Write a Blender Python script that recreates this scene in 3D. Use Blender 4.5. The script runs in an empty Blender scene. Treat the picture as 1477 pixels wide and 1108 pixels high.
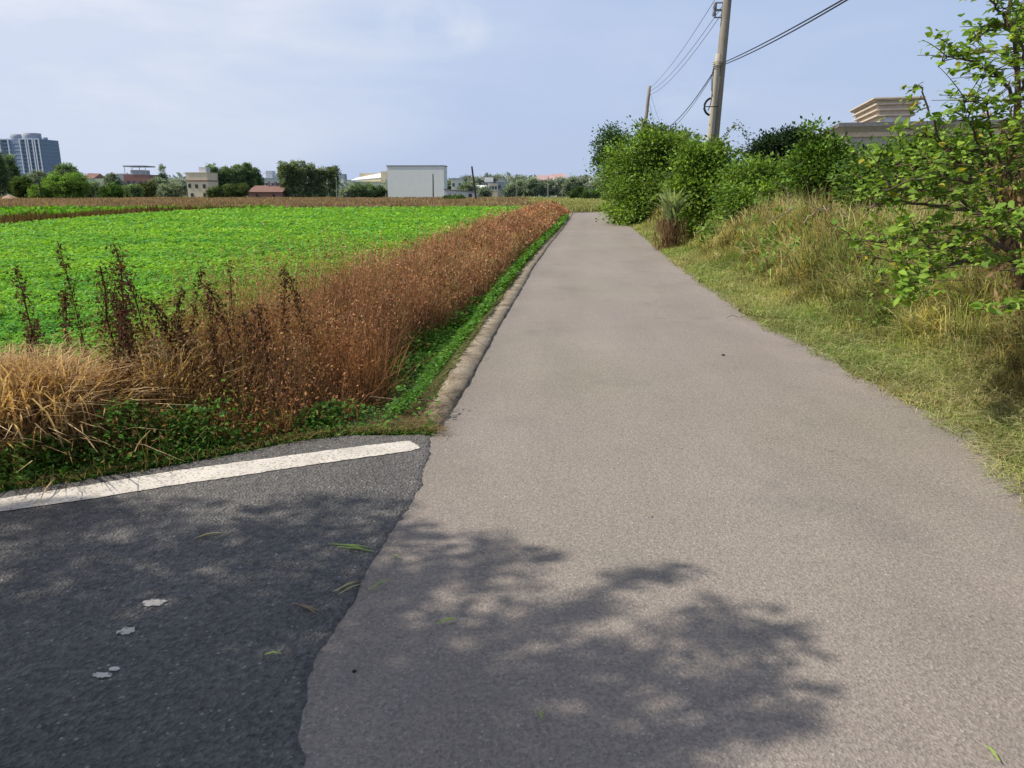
import bpy, math
import numpy as np
R = math.radians
rng = np.random.default_rng(7)
scene = bpy.context.scene
col = scene.collection

# ------------------------------------------------------------------ camera numbers
F = 1080.0; PITCH = R(14.3); EYE = 1.6
CP, SP = math.cos(PITCH), math.sin(PITCH)
def ray(px, py):
    x = (px-738.5)/F; y = -(py-554)/F
    return x, CP+y*SP, -SP+y*CP
def G(px, py, z=0.0):                       # point of the ground plane seen there
    x, Y, Z = ray(px, py); t = (z-EYE)/Z
    return x*t, Y*t
def at(px, py, Y):                          # point at distance Y seen there
    x, yy, Z = ray(px, py); t = Y/yy
    return x*t, Y, EYE+Z*t

# ------------------------------------------------------------------ object helpers
def tag(o, label=None, cat=None, group=None, kind=None):
    if label: o['label'] = label
    if cat: o['category'] = cat
    if group: o['group'] = group
    if kind: o['kind'] = kind
    return o
def empty(name, loc=(0, 0, 0), rz=0.0):
    o = bpy.data.objects.new(name, None); col.objects.link(o)
    o.location = loc; o.rotation_euler = (0, 0, rz); o.empty_display_size = .3
    return o
def link(name, me, mat=None, parent=None, smooth=False):
    if mat is not None: me.materials.append(mat)
    o = bpy.data.objects.new(name, me); col.objects.link(o)
    if parent is not None: o.parent = parent
    if smooth: me.polygons.foreach_set('use_smooth', [True]*len(me.polygons))
    return o
def npmesh(name, V, faces, C=None):
    """V (n,3); faces: list of int arrays (m,k); C (n,3)"""
    me = bpy.data.meshes.new(name)
    V = np.asarray(V, np.float32); me.vertices.add(len(V)); me.vertices.foreach_set('co', V.ravel())
    li, tot = [], []
    for f in faces:
        f = np.asarray(f)
        if len(f) == 0: continue
        li.append(f.ravel()); tot.append(np.full(len(f), f.shape[1]))
    li = np.concatenate(li).astype(np.int32); tot = np.concatenate(tot).astype(np.int32)
    st = np.concatenate([[0], np.cumsum(tot)[:-1]]).astype(np.int32)
    me.loops.add(len(li)); me.loops.foreach_set('vertex_index', li)
    me.polygons.add(len(tot)); me.polygons.foreach_set('loop_start', st); me.polygons.foreach_set('loop_total', tot)
    me.update(calc_edges=True)
    if C is not None:
        a = me.color_attributes.new('col', 'FLOAT_COLOR', 'POINT')
        c4 = np.ones((len(V), 4), np.float32); c4[:, :3] = np.clip(C, 0, 1)
        a.data.foreach_set('color', c4.ravel())
    return me
class Bag:                                   # gathers numpy geometry
    def __init__(s): s.V, s.F, s.C, s.n = [], {}, [], 0
    def add(s, V, faces, C):
        s.V.append(V); s.C.append(C)
        for f in faces: s.F.setdefault(f.shape[1], []).append(f+s.n)
        s.n += len(V)
    def build(s, name, mat, parent=None, smooth=False):
        me = npmesh(name, np.concatenate(s.V), [np.concatenate(v) for v in s.F.values()], np.concatenate(s.C))
        return link(name, me, mat, parent, smooth)
LEAF4 = (np.array([[0, 0, 0], [.29, .45, .09], [0, 1, -.04], [-.29, .45, .09]]), [np.array([[0, 1, 2], [0, 2, 3]])])
LEAF8 = (np.array([[0, 0, 0], [.25, .2, .07], [.33, .48, .09], [.16, .8, .02], [0, 1, -.12], [-.16, .8, .02], [-.33, .48, .09], [-.25, .2, .07], [0, .25, 0], [0, .52, 0], [0, .8, -.05]]),
         [np.array([[8, 1, 2, 9], [9, 2, 3, 10], [7, 8, 9, 6], [6, 9, 10, 5]]), np.array([[0, 1, 8], [0, 8, 7], [10, 3, 4], [10, 4, 5]])])
def norm(a): return a/np.maximum(np.linalg.norm(a, axis=1, keepdims=True), 1e-9)
def rand_dir(n): return norm(rng.normal(size=(n, 3)))
def leaves(bag, P, axis, nrm, size, C, tmpl=LEAF4, wid=1.0):
    n = len(P); tv, tf = tmpl
    y = norm(axis); x = norm(np.cross(y, nrm)); z = np.cross(x, y)
    M = np.stack([x, y, z], 1)               # rows
    s = np.broadcast_to(np.asarray(size, float), (n,))
    w = np.broadcast_to(np.asarray(wid, float), (n,))
    L = tv[None]*s[:, None, None]; L = L.copy(); L[:, :, 0] *= w[:, None]
    V = np.einsum('nkj,njl->nkl', L, M)+P[:, None, :]
    k = len(tv); off = (np.arange(n)*k)[:, None, None]
    faces = [(f[None]+off).reshape(-1, f.shape[1]) for f in tf]
    bag.add(V.reshape(-1, 3), faces, np.repeat(C, k, 0))
def blades(bag, P, h, lean, az, w, C0, C1, seg=3, droop=0.0):
    """curved tapering grass blades"""
    n = len(P); h = np.broadcast_to(h, (n,)); lean = np.broadcast_to(lean, (n,)); w = np.broadcast_to(w, (n,))
    d = np.stack([np.cos(az), np.sin(az), 0*az], 1)
    wa = az+math.pi/2+rng.normal(0, .5, n)
    wd = np.stack([np.cos(wa), np.sin(wa), 0*wa], 1)
    V, C = [], []
    for i in range(seg+1):
        t = i/seg
        p = P+d*(lean*h*(.35*t+.65*t*t))[:, None]
        p[:, 2] += h*(t-droop*t**3)*np.sqrt(np.clip(1-np.minimum(lean, .97)**2*t*.8, .02, 1))
        c = C0*(1-t)+C1*t
        if i == seg: V.append(p[:, None]); C.append(c[:, None])
        else:
            ww = (w*(1-.55*t))[:, None]*.5
            V.append(np.stack([p-wd*ww, p+wd*ww], 1)); C.append(np.stack([c, c], 1))
    V = np.concatenate(V, 1); C = np.concatenate(C, 1); k = V.shape[1]
    off = (np.arange(n)*k)[:, None, None]
    q = np.array([[2*i, 2*i+1, 2*i+3, 2*i+2] for i in range(seg-1)]) if seg > 1 else np.zeros((0, 4), int)
    t = np.array([[2*seg-2, 2*seg-1, 2*seg]])
    fs = []
    if len(q): fs.append((q[None]+off).reshape(-1, 4))
    fs.append((t[None]+off).reshape(-1, 3))
    bag.add(V.reshape(-1, 3), fs, C.reshape(-1, 3))
def tube(bag, pts, rad, C, sides=6, cap=False):
    pts = np.asarray(pts, float); m = len(pts)
    rad = np.broadcast_to(np.asarray(rad, float), (m,))
    T = np.gradient(pts, axis=0); T = norm(T)
    ref = np.array([0, 0, 1.]) if abs(T[0][2]) < .8 else np.array([1., 0, 0])
    A = norm(np.cross(T, ref)); B = np.cross(T, A)
    th = np.arange(sides)/sides*2*math.pi
    V = pts[:, None]+rad[:, None, None]*(np.cos(th)[None, :, None]*A[:, None]+np.sin(th)[None, :, None]*B[:, None])
    f = [[i*sides+j, i*sides+(j+1) % sides, (i+1)*sides+(j+1) % sides, (i+1)*sides+j] for i in range(m-1) for j in range(sides)]
    faces = [np.array(f)]
    if cap: faces += [np.array([[(m-1)*sides+j for j in range(sides)]])]
    c = np.asarray(C, float)
    bag.add(V.reshape(-1, 3), faces, np.tile(c, (m*sides, 1)))
class MB:                                    # boxes and prisms as one mesh
    def __init__(s): s.v, s.f = [], []
    def box(s, x0, x1, y0, y1, z0, z1):
        n = len(s.v)
        s.v += [(x0, y0, z0), (x1, y0, z0), (x1, y1, z0), (x0, y1, z0), (x0, y0, z1), (x1, y0, z1), (x1, y1, z1), (x0, y1, z1)]
        s.f += [tuple(n+i for i in q) for q in ((0, 3, 2, 1), (4, 5, 6, 7), (0, 1, 5, 4), (1, 2, 6, 5), (2, 3, 7, 6), (3, 0, 4, 7))]
        return s
    def poly(s, vs, fs):
        n = len(s.v); s.v += list(vs); s.f += [tuple(n+i for i in q) for q in fs]; return s
    def frustum(s, x0, x1, y0, y1, z0, z1, e):
        n = len(s.v)
        s.v += [(x0, y0, z0), (x1, y0, z0), (x1, y1, z0), (x0, y1, z0), (x0-e, y0-e, z1), (x1+e, y0-e, z1), (x1+e, y1+e, z1), (x0-e, y1+e, z1)]
        s.f += [tuple(n+i for i in q) for q in ((0, 3, 2, 1), (4, 5, 6, 7), (0, 1, 5, 4), (1, 2, 6, 5), (2, 3, 7, 6), (3, 0, 4, 7))]
        return s
    def gable(s, x0, x1, y0, y1, z0, z1):     # ridge along x
        ym = (y0+y1)/2
        return s.poly([(x0, y0, z0), (x1, y0, z0), (x1, y1, z0), (x0, y1, z0), (x0, ym, z1), (x1, ym, z1)],
                      [(0, 1, 5, 4), (2, 3, 4, 5), (0, 4, 3), (1, 2, 5), (0, 3, 2, 1)])
    def mesh(s, name):
        me = bpy.data.meshes.new(name); me.from_pydata(s.v, [], s.f); me.update(); return me
    def build(s, name, mat, parent=None): return link(name, s.mesh(name), mat, parent)

# ------------------------------------------------------------------ smooth noise in numpy
_ph = rng.uniform(0, 6.28, (40, 2)); _dr = rng.uniform(0, 6.28, 40)
def wob(x, y, f=1.0, k=0, n=6):
    r = 0
    for i in range(n):
        j = (k*7+i) % 40; a = _dr[j]; ff = f*(1+.37*i)
        r = r+np.sin(ff*(x*math.cos(a)+y*math.sin(a))+_ph[j, 0]+1.3*np.sin(ff*.6*(x*math.sin(a)-y*math.cos(a))+_ph[j, 1]))
    return r/n
def sstep(t): t = np.clip(t, 0, 1); return t*t*(3-2*t)

# ------------------------------------------------------------------ materials
def nt(name):
    m = bpy.data.materials.new(name); m.use_nodes = True; t = m.node_tree; t.nodes.clear()
    out = t.nodes.new('ShaderNodeOutputMaterial'); return m, t, t.nodes, t.links, out
def ramp(N, L, src, stops):
    r = N.new('ShaderNodeValToRGB'); e = r.color_ramp.elements
    while len(e) < len(stops): e.new(.5)
    for q, (p, c) in zip(e, stops):
        q.position = p; q.color = (*c, 1) if len(c) == 3 else c
    L.new(src, r.inputs[0]); return r.outputs[0]
def noise(N, L, vec, scale, detail=4, rough=.55, dist=0):
    n = N.new('ShaderNodeTexNoise'); n.inputs['Scale'].default_value = scale; n.inputs['Detail'].default_value = detail
    n.inputs['Roughness'].default_value = rough; n.inputs['Distortion'].default_value = dist
    if vec is not None: L.new(vec, n.inputs['Vector'])
    return n.outputs['Fac']
def mix(N, L, fac, a, b, mode='MIX'):
    m = N.new('ShaderNodeMix'); m.data_type = 'RGBA'; m.blend_type = mode
    for sock, v in ((m.inputs[0], fac), (m.inputs[6], a), (m.inputs[7], b)):
        if hasattr(v, 'links'): L.new(v, sock)
        elif isinstance(v, (int, float)): sock.default_value = v
        else: sock.default_value = (*v, 1)
    return m.outputs[2]
def objco(N): return N.new('ShaderNodeTexCoord').outputs['Object']
def stretch(N, L, vec, s):
    m = N.new('ShaderNodeMapping'); m.inputs['Scale'].default_value = s; L.new(vec, m.inputs['Vector']); return m.outputs[0]
def finish(N, L, out, colr, rough=.8, bump=None, bstr=.3, bdist=.01, spec=.3):
    b = N.new('ShaderNodeBsdfPrincipled'); b.inputs['Roughness'].default_value = rough
    b.inputs['Specular IOR Level'].default_value = spec
    if hasattr(colr, 'links'): L.new(colr, b.inputs['Base Color'])
    else: b.inputs['Base Color'].default_value = (*colr, 1)
    if bump is not None:
        bp = N.new('ShaderNodeBump'); bp.inputs['Strength'].default_value = bstr; bp.inputs['Distance'].default_value = bdist
        L.new(bump, bp.inputs['Height']); L.new(bp.outputs[0], b.inputs['Normal'])
    L.new(b.outputs[0], out.inputs['Surface']); return b
def foliage(name, trans=.3, rough=.55, spec=.25, var=.25):
    m, t, N, L, out = nt(name)
    a = N.new('ShaderNodeAttribute'); a.attribute_name = 'col'
    nz = noise(N, L, N.new('ShaderNodeNewGeometry').outputs['Position'], 9, 3)
    c = mix(N, L, 1.0, a.outputs['Color'], ramp(N, L, nz, [(.3, (1-var,)*3), (.7, (1+var*.4,)*3)]), 'MULTIPLY')
    b = N.new('ShaderNodeBsdfPrincipled'); b.inputs['Roughness'].default_value = rough; b.inputs['Specular IOR Level'].default_value = spec
    L.new(c, b.inputs['Base Color'])
    tr = N.new('ShaderNodeBsdfTranslucent'); L.new(mix(N, L, 1.0, c, (1.25, 1.15, .55), 'MULTIPLY'), tr.inputs['Color'])
    ms = N.new('ShaderNodeMixShader'); ms.inputs[0].default_value = trans
    L.new(b.outputs[0], ms.inputs[1]); L.new(tr.outputs[0], ms.inputs[2]); L.new(ms.outputs[0], out.inputs['Surface'])
    return m
def plain(name, c1, c2, scale=3.0, rough=.8, streak=None, bstr=.15, spec=.3):
    m, t, N, L, out = nt(name); v = objco(N)
    if streak: v = stretch(N, L, v, streak)
    f = noise(N, L, v, scale, 6, .6)
    finish(N, L, out, ramp(N, L, f, [(.3, c1), (.7, c2)]), rough, f, bstr, .02, spec); return m
M = {}
M['leaf'] = foliage('leaf', .4)
M['crop'] = foliage('crop_leaf', .4, .6, .2)
M['dry'] = foliage('dry_stem', .32, .8, .1)
M['grass'] = foliage('grass_blade', .42, .6, .2)
M['far_leaf'] = foliage('far_leaf', .35, .8, .05)
M['bark'] = plain('bark', (.07, .05, .035), (.17, .12, .08), 18, .9, (1, 1, .3), .5)
M['conc_pole'] = plain('weathered_pole', (.20, .175, .14), (.32, .29, .245), 14, .9, (1, 1, .12), .4)
M['pale_pole'] = plain('pale_pole', (.36, .32, .25), (.5, .46, .38), 9, .9, (1, 1, .1), .3)
M['dark_pole'] = plain('dark_pole', (.03, .028, .028), (.07, .06, .055), 9, .9)
M['twig'] = plain('dead_twig', (.17, .13, .09), (.36, .29, .22), 22, .9)
M['metal'] = plain('grey_metal', (.16, .17, .19), (.28, .29, .3), 20, .5)
M['black'] = plain('black_rubber', (.012, .012, .015), (.03, .03, .035), 20, .6)

def road_mat():
    m, t, N, L, out = nt('light_asphalt'); v = objco(N)
    big = noise(N, L, v, .35, 5, .6); mid = noise(N, L, stretch(N, L, v, (1, .25, 1)), 1.6, 5, .65)
    base = ramp(N, L, big, [(.3, (.262, .223, .193)), (.7, (.312, .268, .234))])
    base = mix(N, L, .55, base, mix(N, L, 1.0, base, ramp(N, L, mid, [(.3, (.86,)*3), (.7, (1.1,)*3)]), 'MULTIPLY'))
    vo = N.new('ShaderNodeTexVoronoi'); vo.inputs['Scale'].default_value = 105; L.new(v, vo.inputs['Vector'])
    sp = ramp(N, L, vo.outputs['Color'], [(.0, (.62,)*3), (.5, (.95,)*3), (.9, (1.15,)*3), (1, (1.75,)*3)])
    base = mix(N, L, .75, base, mix(N, L, 1.0, base, sp, 'MULTIPLY'))
    f2 = noise(N, L, v, 55, 4, .7)
    base = mix(N, L, .8, base, mix(N, L, 1.0, base, ramp(N, L, f2, [(.32, (.7,)*3), (.68, (1.25,)*3)]), 'MULTIPLY'))
    vw = N.new('ShaderNodeTexVoronoi'); vw.inputs['Scale'].default_value = 55; L.new(v, vw.inputs['Vector'])
    sx_ = N.new('ShaderNodeSeparateColor'); L.new(vw.outputs['Color'], sx_.inputs[0])
    wm_ = mix(N, L, 1.0, ramp(N, L, vw.outputs['Distance'], [(.16, (1, 1, 1)), (.3, (0, 0, 0))]), ramp(N, L, sx_.outputs[0], [(.84, (0, 0, 0)), (1.0, (.6,)*3)]), 'MULTIPLY')
    base = mix(N, L, wm_, base, (.55, .53, .5))
    # damp / oily stains
    st = noise(N, L, v, .9, 6, .7, .4)
    base = mix(N, L, ramp(N, L, st, [(.54, (0, 0, 0)), (.72, (.4,)*3)]), base, (.13, .12, .125))
    ol = noise(N, L, v, .22, 3, .5)
    base = mix(N, L, ramp(N, L, ol, [(.45, (0, 0, 0)), (.65, (.5,)*3)]), base, mix(N, L, 1.0, base, (.93, 1.0, .86), 'MULTIPLY'))
    ck = N.new('ShaderNodeTexVoronoi'); ck.feature = 'DISTANCE_TO_EDGE'; ck.inputs['Scale'].default_value = .33; wv = N.new('ShaderNodeVectorMath'); wv.operation = 'ADD'; nz_ = N.new('ShaderNodeTexNoise'); nz_.inputs['Scale'].default_value = 3.5; nz_.inputs['Detail'].default_value = 6; L.new(v, nz_.inputs['Vector']); L.new(v, wv.inputs[0]); L.new(nz_.outputs['Color'], wv.inputs[1]); L.new(wv.outputs[0], ck.inputs['Vector'])
    cmk = mix(N, L, 1.0, ramp(N, L, ck.outputs['Distance'], [(.0, (.55,)*3), (.0035, (0, 0, 0))]), ramp(N, L, noise(N, L, v, .5, 2), [(.5, (0, 0, 0)), (.6, (1, 1, 1))]), 'MULTIPLY')
    base = mix(N, L, cmk, base, (.07, .06, .055))
    vd = N.new('ShaderNodeTexVoronoi'); vd.inputs['Scale'].default_value = 2.2; L.new(v, vd.inputs['Vector'])
    base = mix(N, L, ramp(N, L, vd.outputs['Distance'], [(.012, (.6,)*3), (.028, (0, 0, 0))]), base, (.08, .07, .06))
    # edge darkening stored per vertex
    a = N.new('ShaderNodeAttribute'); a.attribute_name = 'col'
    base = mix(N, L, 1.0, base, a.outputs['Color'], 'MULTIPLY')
    ad = N.new('ShaderNodeMath'); ad.operation = 'ADD'; L.new(f2, ad.inputs[0]); L.new(vo.outputs['Distance'], ad.inputs[1])
    finish(N, L, out, base, .78, ad.outputs[0], .5, .006, .35); return m
def dark_mat():
    m, t, N, L, out = nt('dark_asphalt'); v = objco(N)
    big = noise(N, L, v, .8, 6, .6)
    base = ramp(N, L, big, [(.3, (.098, .094, .09)), (.7, (.175, .163, .152))])
    vo = N.new('ShaderNodeTexVoronoi'); vo.inputs['Scale'].default_value = 70; L.new(v, vo.inputs['Vector'])
    sp = ramp(N, L, vo.outputs['Color'], [(0, (.45,)*3), (.55, (.95,)*3), (.93, (1.2,)*3), (1, (2.8,)*3)])
    base = mix(N, L, .85, base, mix(N, L, 1.0, base, sp, 'MULTIPLY'))
    f2 = noise(N, L, v, 38, 5, .7)
    base = mix(N, L, 1.0, base, ramp(N, L, f2, [(.33, (.6,)*3), (.67, (1.35,)*3)]), 'MULTIPLY')
    vw = N.new('ShaderNodeTexVoronoi'); vw.inputs['Scale'].default_value = 42; L.new(v, vw.inputs['Vector'])
    sx_ = N.new('ShaderNodeSeparateColor'); L.new(vw.outputs['Color'], sx_.inputs[0])
    wm_ = mix(N, L, 1.0, ramp(N, L, vw.outputs['Distance'], [(.16, (1, 1, 1)), (.3, (0, 0, 0))]), ramp(N, L, sx_.outputs[0], [(.84, (0, 0, 0)), (1.0, (.6,)*3)]), 'MULTIPLY')
    base = mix(N, L, wm_, base, (.55, .53, .5))
    st = noise(N, L, v, 1.7, 6, .7)
    base = mix(N, L, ramp(N, L, st, [(.6, (0, 0, 0)), (.75, (.5,)*3)]), base, (.2, .18, .16))
    ad = N.new('ShaderNodeMath'); ad.operation = 'ADD'; L.new(f2, ad.inputs[0]); L.new(vo.outputs['Distance'], ad.inputs[1])
    finish(N, L, out, base, .75, ad.outputs[0], .8, .012, .4); return m
def kerb_mat():
    m, t, N, L, out = nt('rough_concrete'); v = objco(N)
    f = noise(N, L, v, 4, 7, .7); g = noise(N, L, v, 70, 3, .7)
    base = ramp(N, L, f, [(.3, (.14, .11, .075)), (.5, (.30, .25, .185)), (.75, (.42, .36, .27))])
    base = mix(N, L, 1.0, base, ramp(N, L, g, [(.35, (.55,)*3), (.65, (1.3,)*3)]), 'MULTIPLY')
    vo = N.new('ShaderNodeTexVoronoi'); vo.feature = 'DISTANCE_TO_EDGE'; vo.inputs['Scale'].default_value = .8; L.new(stretch(N, L, v, (2, .8, 1)), vo.inputs['Vector'])
    base = mix(N, L, ramp(N, L, vo.outputs['Distance'], [(.003, (.6,)*3), (.012, (0, 0, 0))]), base, (.08, .065, .05))
    finish(N, L, out, base, .95, g, .8, .01, .1); return m
def paint_mat():
    m, t, N, L, out = nt('worn_white_paint'); v = objco(N)
    f = noise(N, L, v, 3.5, 8, .7); g = noise(N, L, v, 60, 3, .6)
    base = ramp(N, L, f, [(.3, (.46, .42, .36)), (.6, (.68, .63, .56))])
    base = mix(N, L, ramp(N, L, g, [(.36, (.85,)*3), (.46, (0, 0, 0))]), base, (.2, .19, .175))
    crack = noise(N, L, v, 11, 8, .75, 1.5)
    base = mix(N, L, ramp(N, L, crack, [(.28, (.8,)*3), (.34, (0, 0, 0))]), base, (.12, .11, .1))
    finish(N, L, out, base, .7, g, .4, .006); return m
def soil_mat():
    m, t, N, L, out = nt('soil_and_turf'); v = objco(N)
    a = N.new('ShaderNodeAttribute'); a.attribute_name = 'col'
    f = noise(N, L, v, .5, 8, .7); g = noise(N, L, v, 9, 6, .75)
    c = mix(N, L, 1.0, a.outputs['Color'], ramp(N, L, f, [(.3, (.65,)*3), (.7, (1.25,)*3)]), 'MULTIPLY')
    c = mix(N, L, 1.0, c, ramp(N, L, g, [(.3, (.5,)*3), (.7, (1.35,)*3)]), 'MULTIPLY')
    finish(N, L, out, c, .95, g, .8, .05, .05); return m
M['road'] = road_mat(); M['side'] = dark_mat(); M['kerb'] = kerb_mat(); M['paint'] = paint_mat(); M['soil'] = soil_mat()

# ------------------------------------------------------------------ road geometry
Lp = np.array([G(*p) for p in [(585, 690), (620, 630), (665, 560), (700, 500), (730, 450), (765, 390), (797, 345), (815, 322), (828, 308)]])
Rp = np.array([G(*p) for p in [(1477, 693), (1350, 605), (1200, 520), (1100, 470), (1035, 424), (985, 388), (940, 350), (905, 325), (893, 311)]])
YEND = 62.0
# straight least squares edges with small wander
cl = np.polyfit(Lp[:, 1], Lp[:, 0], 1); cr = np.polyfit(Rp[:, 1], Rp[:, 0], 1)
def xL(y):
    y = np.asarray(y, float); lin = cl[0]*y+cl[1]
    near = np.interp(y, Lp[:, 1], Lp[:, 0]); w = sstep((y-3.2)/1.5)*sstep((40-y)/20)
    return lin*(1-w)+near*w
def xR(y):
    y = np.asarray(y, float); lin = cr[0]*y+cr[1]
    near = np.interp(y, Rp[:, 1], Rp[:, 0]); w = sstep((y-3.4)/1.5)*sstep((40-y)/20)
    return lin*(1-w)+near*w
print('road fits', cl, cr, Lp.tolist(), Rp.tolist())
SE = [G(*p) for p in [(0, 712), (130, 692), (300, 664), (430, 637), (520, 628), (622, 629)]]
sx = np.array([p[0] for p in SE]); sy = np.array([p[1] for p in SE])
slope = (sy[2]-sy[0])/(sx[2]-sx[0])
def ySide(x):                                 # far edge of the side road
    x = np.asarray(x, float)
    return np.where(x < sx[0], sy[0]+(x-sx[0])*slope, np.interp(x, sx, sy))
print('side', list(zip(sx, sy)), slope)
def height(x, y):
    x = np.asarray(x, float); y = np.asarray(y, float)
    dl = (xL(y)-.2)-x                         # >0 in the field
    dr = x-xR(y)
    ds = y-ySide(x)                           # >0 beyond the side road
    side_n = sstep((ds-.05)/.7)
    z = -.03-.27*sstep((dl-.02)/.35)*np.where(dl > 0, side_n, 0)*sstep((110-y)/40)
    bank = .84*sstep((dr-.45)/2.1)+.12*wob(x, y, .8, 3)*sstep((dr-.5)/2)
    bank = bank+.11*wob(x, y, 3.4, 0)*sstep((dr-.6)/1.0)*sstep((30-y)/10)
    z = z+np.where((dr > 0), bank*sstep((66-y)/6)+.03*sstep(dr/.2), 0)
    rl = 1-sstep((y-66)/6)
    return z+.03*wob(x, y, 2.0, 1)*sstep((np.maximum(dl, dr)-.6)/1.5)

# ------------------------------------------------------------------ ground sheet
def axis_pts(lo, hi, fine0, fine1, step, grow=1.12):
    a = list(np.arange(fine0, fine1+1e-6, step)); s = step
    while a[-1] < hi: s *= grow; a.append(a[-1]+s)
    s = step; b = []; c = fine0
    while c > lo: s *= grow; c -= s; b.append(c)
    return np.array(b[::-1]+a)
gx = axis_pts(-3500, 3500, -9, 12, .15); gy = axis_pts(-200, 6000, 1.0, 18, .15, 1.06)
GX, GY = np.meshgrid(gx, gy); GZ = height(GX, GY)
def region(x, y):
    """0 crop, 1 brown strip A, 2 green strip, 3 brown stubble, 4 pale turf, 5 other"""
    return None
Ea = np.array([-.70, -.664, -.538, -.394, -.349, -.1245, .03]); E1 = np.array([34, 36, 49, 69, 74, 80, 84.]); EA = np.array([43, 45, 58, 74, 76, 80, 84.]); E2 = np.array([70, 72, 74, 76, 77, 80.5, 84.5])
def bands(x, y):
    a = x/np.maximum(y, 1); return np.interp(a, Ea, E1), np.interp(a, Ea, EA), np.interp(a, Ea, E2)
b1, bA, b2 = bands(GX, GY)
Cg = np.zeros(GX.shape+(3,)); Cg[:] = (.15, .16, .06)
fieldm = (GX < xL(GY)-.4)
Cg[fieldm] = (.06, .075, .03)
m3 = fieldm & (GY > b2); Cg[m3] = (.20, .135, .075)
m4 = (GY > 84) & ((GX/np.maximum(GY, 1)) > -.07); Cg[m4] = (.24, .27, .10)
mr = (GX > xR(GY)); Cg[mr & (GY < 84)] = (.17, .15, .065)
far = GY > 210; Cg[far] = (.13, .16, .07)
Cg[(GY < 0)] = (.12, .11, .06)
nx, ny = len(gx), len(gy)
idx = np.arange(nx*ny).reshape(ny, nx)
Q = np.stack([idx[:-1, :-1], idx[:-1, 1:], idx[1:, 1:], idx[1:, :-1]], -1).reshape(-1, 4)
g = link('ground', npmesh('ground', np.stack([GX, GY, GZ], -1).reshape(-1, 3), [Q], Cg.reshape(-1, 3)), M['soil'], smooth=True)
tag(g, 'flat farmland soil and rough turf under the whole scene', 'ground', kind='structure')

# ------------------------------------------------------------------ main road with its bend
ys = np.concatenate([np.arange(-10, 3, .5), np.arange(3, 20, .2), np.arange(20, YEND, 1.0)])
K = 15; V = []; C = []
for y in ys:
    l, r = float(xL(y)), float(xR(y)); l += .03*math.sin(y*2.1)+.015*math.sin(y*7.7); r += .07*math.sin(y*1.7)+.04*math.sin(y*5.3)+.05
    for k in range(K):
        u = k/(K-1); V.append((l+(r-l)*u, y, 0))
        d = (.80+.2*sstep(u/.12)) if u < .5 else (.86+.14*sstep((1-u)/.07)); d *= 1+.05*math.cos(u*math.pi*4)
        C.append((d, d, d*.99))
# the bend to the right at the far end: rotate the cross-section about the inner corner
l0, r0 = float(xL(ys[-1])), float(xR(ys[-1])); W = r0-l0; pc = (r0+1.4, ys[-1])
nb = 12
for i in range(1, nb+1):
    a = math.pi/2*i/nb
    for k in range(K):
        u = k/(K-1); rr = 1.4+(1-u)*(W+ .9*math.sin(a)); V.append((pc[0]-rr*math.cos(a), pc[1]+rr*math.sin(a), 0)); C.append((1, 1, 1))
for i in range(1, 9):
    for k in range(K):
        u = k/(K-1); rr = 1.4+(1-u)*(W+.9); V.append((pc[0]+i*6, pc[1]+rr-i*.3, 0)); C.append((1, 1, 1))
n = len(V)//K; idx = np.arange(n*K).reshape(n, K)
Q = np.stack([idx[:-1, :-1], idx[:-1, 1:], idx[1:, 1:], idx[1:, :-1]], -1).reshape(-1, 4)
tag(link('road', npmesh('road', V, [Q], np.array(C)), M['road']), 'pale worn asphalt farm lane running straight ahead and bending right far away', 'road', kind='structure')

# side road: dark overlay with a crumbled edge
J = [G(*p) for p in [(622, 629), (612, 668), (604, 700), (588, 735), (568, 762), (548, 790), (522, 832), (505, 872), (482, 905), (448, 955), (432, 1000), (424, 1050), (420, 1108)]]
J = [np.array(p) for p in J]+[np.array((J[-1][0]+.05, 1.0)), np.array((J[-1][0]+.3, -2.)), np.array((J[-1][0]+.6, -10.))]
jp = []
for a, b in zip(J[:-1], J[1:]):
    m = max(2, int(np.linalg.norm(b-a)/.035)) if a[1] > 0.9 else 3
    for i in range(m): jp.append(a+(b-a)*i/m)
jp = np.array(jp); jit = np.convolve(rng.normal(0, .018, len(jp)+8), np.ones(5)/5, 'same')[4:-4]+np.convolve(rng.normal(0, .025, len(jp)+24), np.ones(13)/13, 'same')[12:-12]+.004*rng.normal(size=len(jp)); jp[:, 0] += jit
V, Q = [], []
nu = 40
for p in jp:
    # rows: from the joint leftwards to the far-left end, keeping under ySide
    for k in range(nu):
        t = (k/(nu-1))**2; x = p[0]-t*38
        V.append([x, p[1], .008])
V = np.array(V).reshape(len(jp), nu, 3)
# shear rows so the top one follows the far edge of the side road
top = ySide(V[0, :, 0]); top[0] = jp[0, 1]
for r in range(len(jp)):
    s = (jp[r, 1]-jp[-1, 1])/(jp[0, 1]-jp[-1, 1]); dy = (np.interp(V[r, :, 0], V[0, ::-1, 0], top[::-1])-jp[0, 1])
    V[r, :, 1] += dy*s*s*(V[r, :, 0] < jp[r, 0]+1)*np.minimum(1, (jp[r, 0]-V[r, :, 0])/.6)
V[0, :, 1] += .03*np.sin(V[0, :, 0]*9)*np.minimum(1, np.arange(nu)/4)
n = len(jp); idx = np.arange(n*nu).reshape(n, nu)
Q = np.stack([idx[:-1, :-1], idx[1:, :-1], idx[1:, 1:], idx[:-1, 1:]], -1).reshape(-1, 4)
Vt = V.reshape(-1, 3)
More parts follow.
